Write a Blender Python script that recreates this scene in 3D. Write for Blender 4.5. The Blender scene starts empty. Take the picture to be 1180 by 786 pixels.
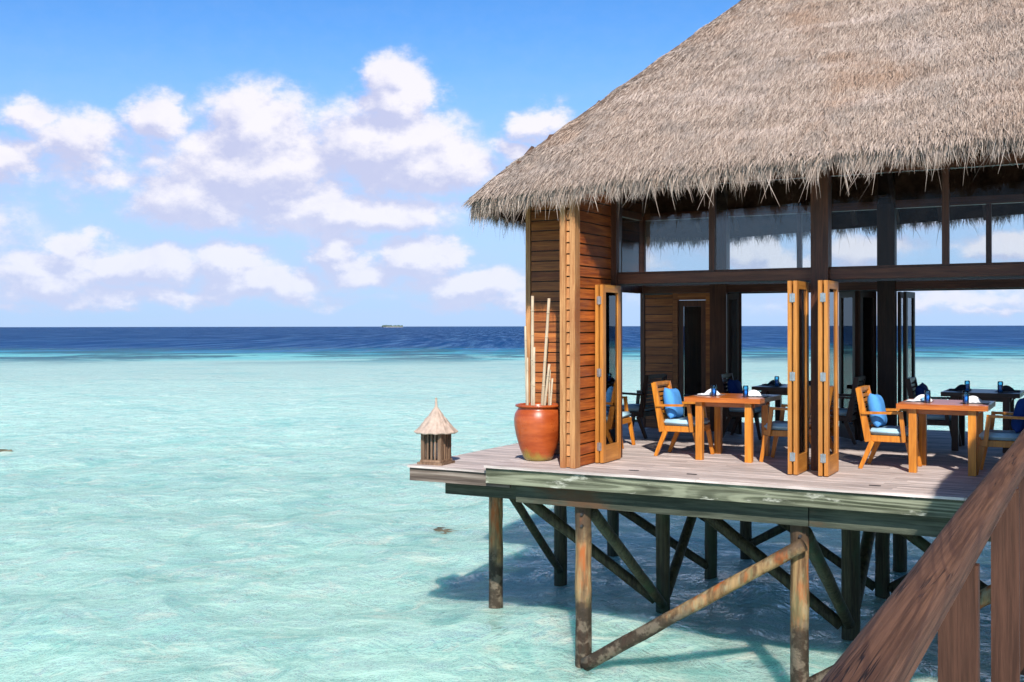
import bpy, bmesh, math, random
import numpy as np
from mathutils import Vector, Matrix, noise
R = math.radians
random.seed(7)
rng = np.random.default_rng(11)
scene = bpy.context.scene
col = scene.collection

# ------------------------------------------------------------------ camera
YAW = R(28.3)
cam_d = bpy.data.cameras.new('camera')
cam = bpy.data.objects.new('camera', cam_d)
col.objects.link(cam)
cam.location = (0, 0, 1.6)
cam.rotation_mode = 'XYZ'
cam.matrix_world = Matrix.Translation((0, 0, 1.6)) @ Matrix.Rotation(YAW, 4, 'Z') @ Matrix.Rotation(R(90), 4, 'X') @ Matrix.Rotation(R(-0.09), 4, 'Z')
cam_d.sensor_width = 36
cam_d.lens = 36 * 1275 / 1180
cam_d.shift_y = -17.0 / 1180
cam_d.clip_end = 60000
cam_d.clip_start = 0.05
scene.camera = cam

# ------------------------------------------------------------------ light
SUN_EL = R(38)
SUN_AZ = R(28)          # the sun stands behind the camera, to the right (+X, -Y)
sx, sy, sz = math.sin(SUN_AZ) * math.cos(SUN_EL), -math.cos(SUN_AZ) * math.cos(SUN_EL), math.sin(SUN_EL)
sd = bpy.data.lights.new('sun', 'SUN')
sd.energy = 5.0
sd.angle = R(0.5)
sd.color = (1.0, 0.955, 0.89)
sun = bpy.data.objects.new('sun', sd)
col.objects.link(sun)
sun.rotation_euler = Vector((sx, sy, sz)).to_track_quat('Z', 'Y').to_euler()
sun.location = (10, -20, 20)

scene.view_settings.view_transform = 'Standard'
scene.view_settings.look = 'None'
scene.view_settings.exposure = 0.3
scene.view_settings.gamma = 1.0
scene.view_settings.use_curve_mapping = False
scene.cycles.max_bounces = 6
scene.cycles.diffuse_bounces = 3
scene.cycles.glossy_bounces = 3
scene.cycles.transmission_bounces = 3
scene.cycles.transparent_max_bounces = 12
scene.cycles.use_adaptive_sampling = True
scene.cycles.adaptive_threshold = 0.02


# ------------------------------------------------------------------ node helpers
def nd(t, typ, ins=None, out=0, **props):
    n = t.nodes.new(typ)
    for k, v in props.items():
        setattr(n, k, v)
    for k, v in (ins or {}).items():
        s = n.inputs[k]
        if isinstance(v, bpy.types.NodeSocket):
            t.links.new(v, s)
        else:
            if isinstance(v, tuple) and len(v) == 3 and s.type == 'RGBA':
                v = v + (1,)
            s.default_value = v
    return n.outputs[out]


def mth(t, op, a, b=None, c=None, clamp=False):
    ins = {0: a}
    if b is not None: ins[1] = b
    if c is not None: ins[2] = c
    return nd(t, 'ShaderNodeMath', ins, operation=op, use_clamp=clamp)


def mrange(t, v, a, b, c=0.0, d=1.0, smooth=True):
    return nd(t, 'ShaderNodeMapRange', {0: v, 1: a, 2: b, 3: c, 4: d}, interpolation_type='SMOOTHSTEP' if smooth else 'LINEAR')


def mixc(t, f, a, b, mode='MIX'):
    n = t.nodes.new('ShaderNodeMix')
    n.data_type = 'RGBA'
    n.blend_type = mode
    n.clamp_factor = True
    for s, v in ((n.inputs[0], f), (n.inputs[6], a), (n.inputs[7], b)):
        if isinstance(v, bpy.types.NodeSocket): t.links.new(v, s)
        else: s.default_value = v + (1,) if isinstance(v, tuple) and len(v) == 3 else v
    return n.outputs[2]


def mapping(t, vec, scale=(1, 1, 1), loc=(0, 0, 0), rot=(0, 0, 0)):
    return nd(t, 'ShaderNodeMapping', {0: vec, 1: loc, 2: rot, 3: scale})


def noi(t, vec, scale=5.0, detail=3.0, rough=0.5, dist=0.0, out=0):
    return nd(t, 'ShaderNodeTexNoise', {'Vector': vec, 'Scale': scale, 'Detail': detail, 'Roughness': rough, 'Distortion': dist}, out=out)


def ramp(t, v, stops, mode='LINEAR'):
    n = t.nodes.new('ShaderNodeValToRGB')
    n.color_ramp.interpolation = mode
    e = n.color_ramp.elements
    while len(e) < len(stops): e.new(0.5)
    for x, (p, c) in zip(e, stops):
        x.position = p
        x.color = c + (1,) if len(c) == 3 else c
    t.links.new(v, n.inputs[0])
    return n.outputs[0]


def newmat(name):
    m = bpy.data.materials.new(name)
    m.use_nodes = True
    t = m.node_tree
    t.nodes.clear()
    o = t.nodes.new('ShaderNodeOutputMaterial')
    return m, t, o


def principled(t, o, color, rough=0.5, bump=None, bstr=0.3, bdist=0.01, **kw):
    ins = {'Base Color': color, 'Roughness': rough}
    ins.update(kw)
    if bump is not None:
        ins['Normal'] = nd(t, 'ShaderNodeBump', {'Strength': bstr, 'Distance': bdist, 'Height': bump})
    s = nd(t, 'ShaderNodeBsdfPrincipled', ins)
    t.links.new(s, o.inputs[0])
    return s


# ------------------------------------------------------------------ sky with cumulus
world = bpy.data.worlds.new('World')
scene.world = world
world.use_nodes = True
wt = world.node_tree
wt.nodes.clear()
wo = wt.nodes.new('ShaderNodeOutputWorld')
sky = nd(wt, 'ShaderNodeTexSky', sky_type='NISHITA', sun_disc=False, sun_elevation=SUN_EL,
         sun_rotation=R(180) - SUN_AZ, altitude=0.0, air_density=1.0, dust_density=0.6, ozone_density=1.6)
skyb = nd(wt, 'ShaderNodeVectorMath', {0: sky, 'Scale': 0.115}, operation='SCALE')
hs = nd(wt, 'ShaderNodeVectorMath', {0: skyb, 1: (.35, .78, 1.24)}, operation='MULTIPLY')
tc = nd(wt, 'ShaderNodeTexCoord')
sep = wt.nodes.new('ShaderNodeSeparateXYZ')
wt.links.new(tc, sep.inputs[0])
azr = mth(wt, 'MULTIPLY', mth(wt, 'ARCTAN2', sep.outputs[0], sep.outputs[1]), 180 / math.pi)
elr = mth(wt, 'MULTIPLY', mth(wt, 'ARCSINE', sep.outputs[2]), 180 / math.pi)
ang = nd(wt, 'ShaderNodeCombineXYZ', {0: azr, 1: elr})

# cloud bodies in degrees of azimuth / elevation (centre az, el, half width, half height, density)
def AE(x, y):
    return -28.3 + math.degrees(math.atan((x - 590) / 1275)), math.degrees(math.atan((376 - y) / math.hypot(1275, x - 590)))
blobs = []
for x, y, rx, ry, s in [
    (458, 108, 48, 42, 1.0), (440, 165, 105, 52, 1.0), (488, 190, 110, 36, .95), (300, 150, 72, 52, 1.0), (290, 195, 120, 52, 1.0),
    (400, 245, 140, 30, .95), (230, 225, 90, 44, .9), (180, 135, 38, 32, .85), (90, 165, 62, 38, .8), (40, 130, 34, 22, .7),
    (0, 185, 50, 30, .75), (110, 205, 90, 26, .45), (622, 140, 34, 22, .75), (600, 170, 30, 18, .6), (560, 200, 60, 24, .5),
    (85, 288, 42, 30, 1.0), (60, 318, 80, 26, .8), (160, 308, 80, 26, .85), (262, 305, 60, 26, .95), (300, 325, 90, 24, .85), (385, 285, 40, 26, .95),
    (425, 312, 70, 24, .8), (488, 298, 44, 28, 1.0), (545, 330, 90, 22, .9), (200, 340, 260, 14, .6), (600, 346, 160, 14, .6),
    (0, 350, 90, 10, .4), (700, 300, 70, 34, .9), (868, 290, 34, 28, 1.0), (900, 312, 50, 16, .9), (800, 250, 90, 40, .8),
    (1000, 285, 80, 22, .7), (1080, 240, 90, 22, .6), (1165, 285, 50, 22, 1.0), (1080, 345, 220, 16, .55), (1150, 358, 80, 8, .5),
    (-150, 260, 160, 60, .8), (-300, 150, 150, 60, .8), (1400, 280, 160, 60, .9), (1600, 180, 160, 60, .8)]:
    a, e = AE(x, y)
    blobs.append((a, e, rx / 17.2, ry / 16.6, s))
g = bpy.data.node_groups.new('cloud_density', 'ShaderNodeTree')
g.interface.new_socket('Vector', in_out='INPUT', socket_type='NodeSocketVector')
g.interface.new_socket('Density', in_out='OUTPUT', socket_type='NodeSocketFloat')
gi = g.nodes.new('NodeGroupInput'); go_ = g.nodes.new('NodeGroupOutput')
v0 = gi.outputs[0]
w1 = noi(g, mapping(g, v0, (1, 1.5, 1)), .30, 5, .6, 0, out=1)
w1 = nd(g, 'ShaderNodeVectorMath', {0: w1, 1: (.5, .5, .5)}, operation='SUBTRACT')
w1 = nd(g, 'ShaderNodeVectorMath', {0: w1, 1: (4.4, 2.6, 0)}, operation='MULTIPLY')
v1 = nd(g, 'ShaderNodeVectorMath', {0: v0, 1: w1}, operation='ADD')
acc = None
for a, e, rx, ry, s in blobs:
    mp = mapping(g, v1, (1 / rx, 1 / ry, 0), (-a / rx, -e / ry, 0))
    gr = nd(g, 'ShaderNodeTexGradient', {0: mp}, out=1, gradient_type='SPHERICAL')
    gr = mth(g, 'MULTIPLY', gr, s)
    acc = gr if acc is None else mth(g, 'SMOOTH_MAX', acc, gr, .12)
nn = noi(g, mapping(g, v0, (1, 1.35, 1), (31, 7, 0)), .8, 5, .62)
dens = mth(g, 'ADD', acc, mth(g, 'MULTIPLY', mth(g, 'MULTIPLY', mth(g, 'SUBTRACT', nn, .5), .62), mrange(g, acc, .03, .3)))
g.links.new(dens, go_.inputs[0])


def cden(vec):
    n = wt.nodes.new('ShaderNodeGroup')
    n.node_tree = g
    wt.links.new(vec, n.inputs[0])
    return n.outputs[0]
d0 = cden(ang)
up = nd(wt, 'ShaderNodeVectorMath', {0: ang, 1: (.5, .95, 0)}, operation='ADD')
d1 = cden(up)
horiz = mrange(wt, elr, -.5, 9.0, 1.0, 0.0)
alpha = mth(wt, 'MULTIPLY', mrange(wt, d0, .03, .50), mth(wt, 'SUBTRACT', 1.0, mth(wt, 'MULTIPLY', horiz, .22)))
shade = mrange(wt, mth(wt, 'SUBTRACT', d1, d0), -.34, .22)
shade = mth(wt, 'ADD', shade, mth(wt, 'MULTIPLY', mth(wt, 'SUBTRACT', noi(wt, ang, .55, 6, .6, .4), .5), .8), clamp=True)
ccol = mixc(wt, shade, (.83, .79, .83), (.50, .515, .70))
ccol = mixc(wt, mth(wt, 'MULTIPLY', horiz, .25), ccol, (.60, .66, .86))
# thin veil of vapour low over the sea
veil = mth(wt, 'MULTIPLY', mrange(wt, elr, 2, 17, .93, 0.0), mrange(wt, noi(wt, mapping(wt, ang, (.05, .45, 1)), 1.4, 5, .6), .2, .6, .85, 1.0))
base = mixc(wt, veil, hs, (.42, .57, .83))
full = mixc(wt, mth(wt, 'MULTIPLY', alpha, .92), base, ccol)
# the sky deepens towards the zenith, dimmed by hand to lower the ambient fill
full = nd(wt, 'ShaderNodeVectorMath', {0: full, 'Scale': mrange(wt, elr, 11, 55, 1.0, .36)}, operation='SCALE')
bg = nd(wt, 'ShaderNodeBackground', {0: full, 1: 1.0})
wt.links.new(bg, wo.inputs[0])
world.cycles.sampling_method = 'MANUAL'
world.cycles.sample_map_resolution = 512


# ------------------------------------------------------------------ materials
def wood(name, c1, c2, axis='x', rough=.5, scale=1.0, vary=.35, bstr=.25, weather=None, spec=.3, wave=0.0, streak=.5):
    """long grained timber; axis = the direction of the grain"""
    m, t, o = newmat(name)
    tcn = nd(t, 'ShaderNodeTexCoord', out=3)
    isl = nd(t, 'ShaderNodeNewGeometry', out=8)
    off = nd(t, 'ShaderNodeCombineXYZ', {0: mth(t, 'MULTIPLY', isl, 37.0), 1: mth(t, 'MULTIPLY', isl, 91.0), 2: mth(t, 'MULTIPLY', isl, 53.0)})
    v = nd(t, 'ShaderNodeVectorMath', {0: tcn, 1: off}, operation='ADD')
    lo, hi = 1.2 * scale, 22.0 * scale
    s = {'x': (lo, hi, hi), 'y': (hi, lo, hi), 'z': (hi, hi, lo)}[axis]
    vm = mapping(t, v, s)
    n1 = noi(t, vm, 1.0, 5, .6, .6)
    n2 = noi(t, mapping(t, v, tuple(x * 4 for x in s)), 1.0, 3, .6)
    n3 = noi(t, v, 2.2, 3, .5)
    f = mth(t, 'ADD', mth(t, 'MULTIPLY', n1, .65), mth(t, 'MULTIPLY', n2, .35))
    f = mrange(t, f, .35, .68)
    c = mixc(t, f, c1, c2)
    if wave:
        lw = {'x': (.20, 3.2, 3.2), 'y': (3.2, .5, 3.2), 'z': (3.2, 3.2, .5)}[axis]
        wv = nd(t, 'ShaderNodeTexNoise', {'Vector': mapping(t, v, lw), 'Scale': 1.0, 'Detail': 1.5, 'Distortion': .5})
        rings = mth(t, 'SINE', mth(t, 'MULTIPLY', wv, 70.0 * wave))
        c = mixc(t, mrange(t, rings, .2, 1.0, 0, .55), c, tuple(x * .45 for x in c1))
        c = mixc(t, mrange(t, rings, -.55, -.95, 0, .38), c, tuple(min(1, x * 1.7) for x in c2))
    val = mth(t, 'ADD', 1 - vary / 2, mth(t, 'MULTIPLY', isl, vary))
    val = mth(t, 'MULTIPLY', val, mrange(t, n3, .2, .8, 1 - streak * .35, 1 + streak * .25))
    c = nd(t, 'ShaderNodeHueSaturation', {'Hue': .5, 'Saturation': 1.0, 'Value': val, 'Color': c})
    if weather:
        wc, amount, wsc = weather
        wn = noi(t, mapping(t, v, {'x': (.6, 2, 2), 'y': (2, .6, 2), 'z': (2, 2, .6)}[axis]), wsc, 5, .65)
        c = mixc(t, mrange(t, wn, .62 - amount * .3, .72 - amount * .1), c, wc)
    principled(t, o, c, rough, f, bstr, .004, **{'Specular IOR Level': spec})
    return m


M = {}
M['deck'] = wood('deck_boards', (.36, .285, .255), (.74, .63, .58), 'x', .65, 1.0, .42, .4, ((.46, .38, .35), .35, 1.6), .25)
M['fascia'] = wood('weathered_fascia', (.06, .066, .038), (.235, .24, .165), 'x', .75, .55, .2, .5, ((.44, .43, .35), .18, 4.5), .2, wave=.8)
M['fascia_brown'] = wood('weathered_brown_fascia', (.10, .07, .055), (.27, .22, .18), 'x', .75, .55, .2, .5, ((.36, .33, .28), .15, 2.3), .2, wave=.6)
M['beam'] = wood('green_beam', (.035, .040, .028), (.105, .112, .080), 'x', .75, .6, .2, .4, ((.10, .055, .03), .25, 1.0), .2)
M['door'] = wood('golden_door_timber', (.40, .14, .024), (.60, .255, .052), 'z', .38, 1.0, .25, .15, None, .4)
M['door_x'] = wood('golden_door_timber_across', (.40, .145, .024), (.60, .26, .052), 'y', .38, 1.0, .25, .15, None, .4)
M['slat'] = wood('red_brown_cladding', (.21, .042, .008), (.50, .130, .022), 'y', .5, .8, .5, .3, None, .35)
M['slat_x'] = wood('brown_cladding', (.20, .052, .011), (.44, .145, .032), 'x', .5, .8, .5, .3, None, .35)
M['corner'] = wood('sun_bleached_corner_post', (.36, .145, .048), (.58, .29, .115), 'z', .5, 1.0, .2, .3, ((.30, .10, .03), .3, 1.2), .35)
M['dark'] = wood('dark_brown_timber', (.06, .02, .009), (.14, .045, .02), 'z', .45, 1.0, .25, .2, None, .35)
M['dark_x'] = wood('dark_brown_beam', (.08, .025, .011), (.17, .055, .024), 'x', .45, 1.0, .25, .2, None, .35)
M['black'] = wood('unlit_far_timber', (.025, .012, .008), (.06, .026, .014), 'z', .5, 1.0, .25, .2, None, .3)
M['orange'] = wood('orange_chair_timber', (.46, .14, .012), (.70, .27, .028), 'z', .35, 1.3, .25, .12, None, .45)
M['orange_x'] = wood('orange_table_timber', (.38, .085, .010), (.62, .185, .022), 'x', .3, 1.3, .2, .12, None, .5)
M['espresso'] = wood('shade_toned_chair_timber', (.030, .014, .009), (.075, .032, .018), 'z', .4, 1.3, .25, .12, None, .4)  # rear-row chairs and tables: orange timber with the shade put into its colour
M['orange_shade_x'] = wood('shade_toned_table_timber', (.030, .014, .009), (.075, .032, .018), 'x', .35, 1.3, .2, .12, None, .4)
M['bamboo'] = wood('pale_cane', (.42, .31, .20), (.62, .50, .36), 'z', .55, 1.0, .3, .2, None, .3)
M['lantern_wood'] = wood('lantern_timber', (.13, .075, .045), (.30, .19, .12), 'z', .65, 1.0, .3, .3, None, .25)


def rail_mat():
    m, t, o = newmat('brown_handrail')
    v = nd(t, 'ShaderNodeTexCoord', out=3)
    isl = nd(t, 'ShaderNodeNewGeometry', out=8)
    off = nd(t, 'ShaderNodeCombineXYZ', {0: 0.0, 1: mth(t, 'MULTIPLY', isl, 41.0), 2: 0.0})
    v = nd(t, 'ShaderNodeVectorMath', {0: v, 1: off}, operation='ADD')
    fld = nd(t, 'ShaderNodeTexNoise', {'Vector': mapping(t, v, (6, .42, 6)), 'Scale': 1.0, 'Detail': 1.2, 'Distortion': .5})
    rings = mth(t, 'SINE', mth(t, 'MULTIPLY', fld, 78.0))
    fine = noi(t, mapping(t, v, (150, 2.2, 150)), 1.0, 5, .65)
    blot = noi(t, mapping(t, v, (14, 1.0, 14)), 1.0, 4, .55)
    c = mixc(t, mrange(t, fine, .3, .72), (.055, .025, .014), (.17, .082, .048))
    c = mixc(t, mrange(t, rings, .3, 1.0, 0, .55), c, (.050, .022, .015))
    c = mixc(t, mrange(t, blot, .4, .75, 0, .4), c, (.22, .105, .058))
    # drying cracks, short and following the grain
    ck = noi(t, mapping(t, v, (52, 1.0, 52), (5, 9, 2)), 1.0, 3, .5, .12)
    gate = mrange(t, noi(t, mapping(t, v, (9, 1.7, 9), (3, 1, 7)), 1.0, 2), .49, .58)
    line = mrange(t, mth(t, 'ABSOLUTE', mth(t, 'SUBTRACT', ck, .5)), .004, .016, 1.0, 0.0)
    crack = mth(t, 'MULTIPLY', line, gate)
    c = mixc(t, crack, c, (.018, .010, .008))
    h = mth(t, 'SUBTRACT', mth(t, 'ADD', mth(t, 'MULTIPLY', fine, .35), mth(t, 'MULTIPLY', rings, .10)), mth(t, 'MULTIPLY', crack, 1.2))
    principled(t, o, c, .6, h, .8, .004, **{'Specular IOR Level': .22})
    return m
M['rail'] = rail_mat()
M['rail_post'] = wood('brown_baluster', (.042, .017, .009), (.088, .038, .022), 'z', .6, 1.6, .1, .3, None, .3)


def pile_mat():
    m, t, o = newmat('weathered_pile')
    v = nd(t, 'ShaderNodeTexCoord', out=3)
    pos = nd(t, 'ShaderNodeNewGeometry', out=0)
    isl = nd(t, 'ShaderNodeNewGeometry', out=8)
    sp = t.nodes.new('ShaderNodeSeparateXYZ'); t.links.new(pos, sp.inputs[0])
    off = nd(t, 'ShaderNodeCombineXYZ', {0: mth(t, 'MULTIPLY', isl, 17.0), 1: mth(t, 'MULTIPLY', isl, 9.0), 2: 0.0})
    v = nd(t, 'ShaderNodeVectorMath', {0: pos, 1: off}, operation='ADD')
    g1 = noi(t, mapping(t, v, (16, 16, 1.3)), 1.0, 5, .6, .4)
    blot = noi(t, mapping(t, v, (9, 9, 1.8)), 1.0, 5, .65, .3)
    c = mixc(t, mrange(t, g1, .3, .7), (.10, .048, .020), (.38, .235, .105))
    c = mixc(t, mrange(t, blot, .48, .64, 0, .7), c, (.34, .29, .17))
    rust = noi(t, mapping(t, v, (6, 6, 1.5), (4, 4, 4)), 1.0, 4, .6)
    c = mixc(t, mrange(t, rust, .52, .66), c, (.36, .10, .025))
    alg = noi(t, mapping(t, v, (8, 8, 1.2), (9, 1, 0)), 1.0, 5, .65)
    c = mixc(t, mrange(t, alg, .52, .68, 0, .7), c, (.085, .10, .045))
    # tide mark: wet, dark, encrusted timber near the sea; darker again towards the top
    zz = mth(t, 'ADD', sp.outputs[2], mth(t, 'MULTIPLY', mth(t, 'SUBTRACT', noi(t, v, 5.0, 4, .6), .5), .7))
    c = mixc(t, mrange(t, zz, -1.62, -1.30, .95, 0), c, mixc(t, mrange(t, noi(t, v, 9.0, 4, .6), .45, .6), (.030, .022, .015), (.13, .105, .075)))
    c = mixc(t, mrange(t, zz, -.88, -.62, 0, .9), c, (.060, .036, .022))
    sh = noi(t, v, 38.0, 3, .6)
    h = mth(t, 'ADD', g1, mth(t, 'MULTIPLY', mth(t, 'MULTIPLY', sh, mrange(t, zz, -1.8, -1.5, 1, 0)), 2.0))
    principled(t, o, c, .7, h, .7, .012, **{'Specular IOR Level': .3})
    return m
M['pile'] = pile_mat()
M['pile_shade'] = wood('shade_darkened_pile', (.022, .018, .011), (.085, .075, .040), 'z', .6, .9, .3, .5, ((.035, .055, .03), .4, 1.4), .25)  # rear piles and braces: the under-deck shade is put into the colour


def thatch_mat(name, dark=1.0):
    m, t, o = newmat(name)
    pos = nd(t, 'ShaderNodeNewGeometry', out=0)
    isl = nd(t, 'ShaderNodeNewGeometry', out=8)
    big = noi(t, pos, 1.1, 5, .62, .4)
    band = noi(t, mapping(t, pos, (.8, .8, 4.5)), 1.0, 4, .6)
    c = mixc(t, isl, (.275, .20, .16), (.54, .43, .355))
    c = mixc(t, mrange(t, big, .50, .70, 0, .42), c, (.36, .205, .12))
    c = mixc(t, mrange(t, noi(t, mapping(t, pos, (1, 1, 1), (7, 3, 1)), 1.7, 5, .62), .50, .66, 0, .55), c, (.29, .245, .215))
    c = mixc(t, mrange(t, band, .50, .70, 0, .42), c, (.62, .50, .44))
    rnd2 = mth(t, 'FRACT', mth(t, 'MULTIPLY', isl, 37.7))
    c = mixc(t, mrange(t, rnd2, .86, .97, 0, .65), c, (.14, .095, .07))
    if dark != 1.0:
        c = nd(t, 'ShaderNodeHueSaturation', {'Value': dark, 'Saturation': 1.1, 'Color': c})
    bs = principled(t, o, c, .75, None, **{'Specular IOR Level': .25})
    return m
M['thatch'] = thatch_mat('dry_palm_thatch')


def simple(name, color, rough=.6, nscale=6.0, amt=.2, bump=.2, bsc=60.0, spec=.4, **kw):
    m, t, o = newmat(name)
    v = nd(t, 'ShaderNodeTexCoord', out=3)
    n = noi(t, v, nscale, 4, .6)
    val = mrange(t, n, .3, .7, 1 - amt, 1 + amt)
    c = nd(t, 'ShaderNodeHueSaturation', {'Value': val, 'Color': color})
    principled(t, o, c, rough, noi(t, v, bsc, 3, .6), bump, .004, **{'Specular IOR Level': spec, **kw})
    return m
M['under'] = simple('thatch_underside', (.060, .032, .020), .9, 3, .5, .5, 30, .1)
M['core'] = simple('thatch_core', (.20, .14, .105), .9, 2, .35, .8, 45, .1)
M['batten'] = simple('roof_batten', (.10, .05, .03), .7, 4, .3)
M['cushion'] = simple('pale_blue_canvas', (.40, .60, .70), .85, 8, .08, .4, 260, .1)
M['pillow'] = simple('sky_blue_canvas', (.085, .30, .68), .85, 7, .12, .5, 260, .1)
M['navy'] = simple('navy_canvas', (.012, .045, .20), .85, 7, .12, .5, 260, .1)
M['linen'] = simple('white_linen', (.80, .80, .82), .8, 8, .05, .3, 200, .1)
M['mat_grey'] = simple('grey_placemat', (.22, .20, .21), .7, 12, .15, .4, 220, .2)
M['dark_napkin'] = simple('charcoal_napkin', (.05, .055, .08), .8, 8, .1, .3, 200, .1)
M['steel'] = simple('dull_steel', (.50, .50, .50), .35, 20, .15, .2, 90, .5, Metallic=.85)
M['iron'] = simple('dark_iron', (.06, .055, .055), .5, 20, .15, .2, 90, .5, Metallic=.5)
M['lampshingle'] = simple('pale_shingle_cone', (.47, .355, .285), .75, 14, .18, .6, 40, .2)
M['coral'] = simple('coral_rock', (.13, .12, .08), .9, 4, .5, .8, 20, .1)
M['leaf'] = simple('island_foliage', (.10, .14, .13), .8, .05, .3, .2, .3, .1)
M['beach'] = simple('island_sand', (.6, .55, .45), .8, .05, .1, .2, .3, .1)


def pot_mat():
    m, t, o = newmat('terracotta_glaze')
    v = nd(t, 'ShaderNodeTexCoord', out=3)
    sp = t.nodes.new('ShaderNodeSeparateXYZ'); t.links.new(v, sp.inputs[0])
    n = noi(t, mapping(t, v, (2, 2, 9)), 1.5, 4, .6)
    c = mixc(t, mrange(t, n, .3, .7), (.32, .052, .010), (.48, .098, .020))
    n2 = noi(t, mapping(t, v, (9, 9, 5)), 1.0, 4, .6)
    zz = mth(t, 'ADD', sp.outputs[2], mth(t, 'MULTIPLY', mth(t, 'SUBTRACT', n2, .5), .28))
    c = mixc(t, mrange(t, zz, .02, .15, .85, 0), c, (.30, .27, .045))
    principled(t, o, c, mrange(t, n2, .3, .7, .25, .42), n, .15, .004, **{'Specular IOR Level': .55})
    return m
M['pot'] = pot_mat()


def glass_mat(name, tint, refl=1.0, rough=.0):
    m, t, o = newmat(name)
    fr = nd(t, 'ShaderNodeFresnel', {'IOR': 1.52})
    fr = mth(t, 'MULTIPLY', fr, refl, clamp=True)
    tr = nd(t, 'ShaderNodeBsdfTransparent', {0: tint})
    gl = nd(t, 'ShaderNodeBsdfGlossy', {'Color': (1, 1, 1), 'Roughness': rough})
    mx = nd(t, 'ShaderNodeMixShader', {0: fr, 1: tr, 2: gl})
    t.links.new(mx, o.inputs[0])
    return m
M['glass'] = glass_mat('window_glass', (.92, .94, .94), 1.3)
M['glass_clear'] = glass_mat('clear_transom_glass', (.95, .96, .96), .2)
M['blue_glass'] = glass_mat('sky_blue_tumbler_glass', (.50, .85, 1.0), 1.6, .05)
M['blue_wax'] = simple('blue_candle', (.05, .36, .78), .4, 8, .1, .1, 60, .4)


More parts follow.
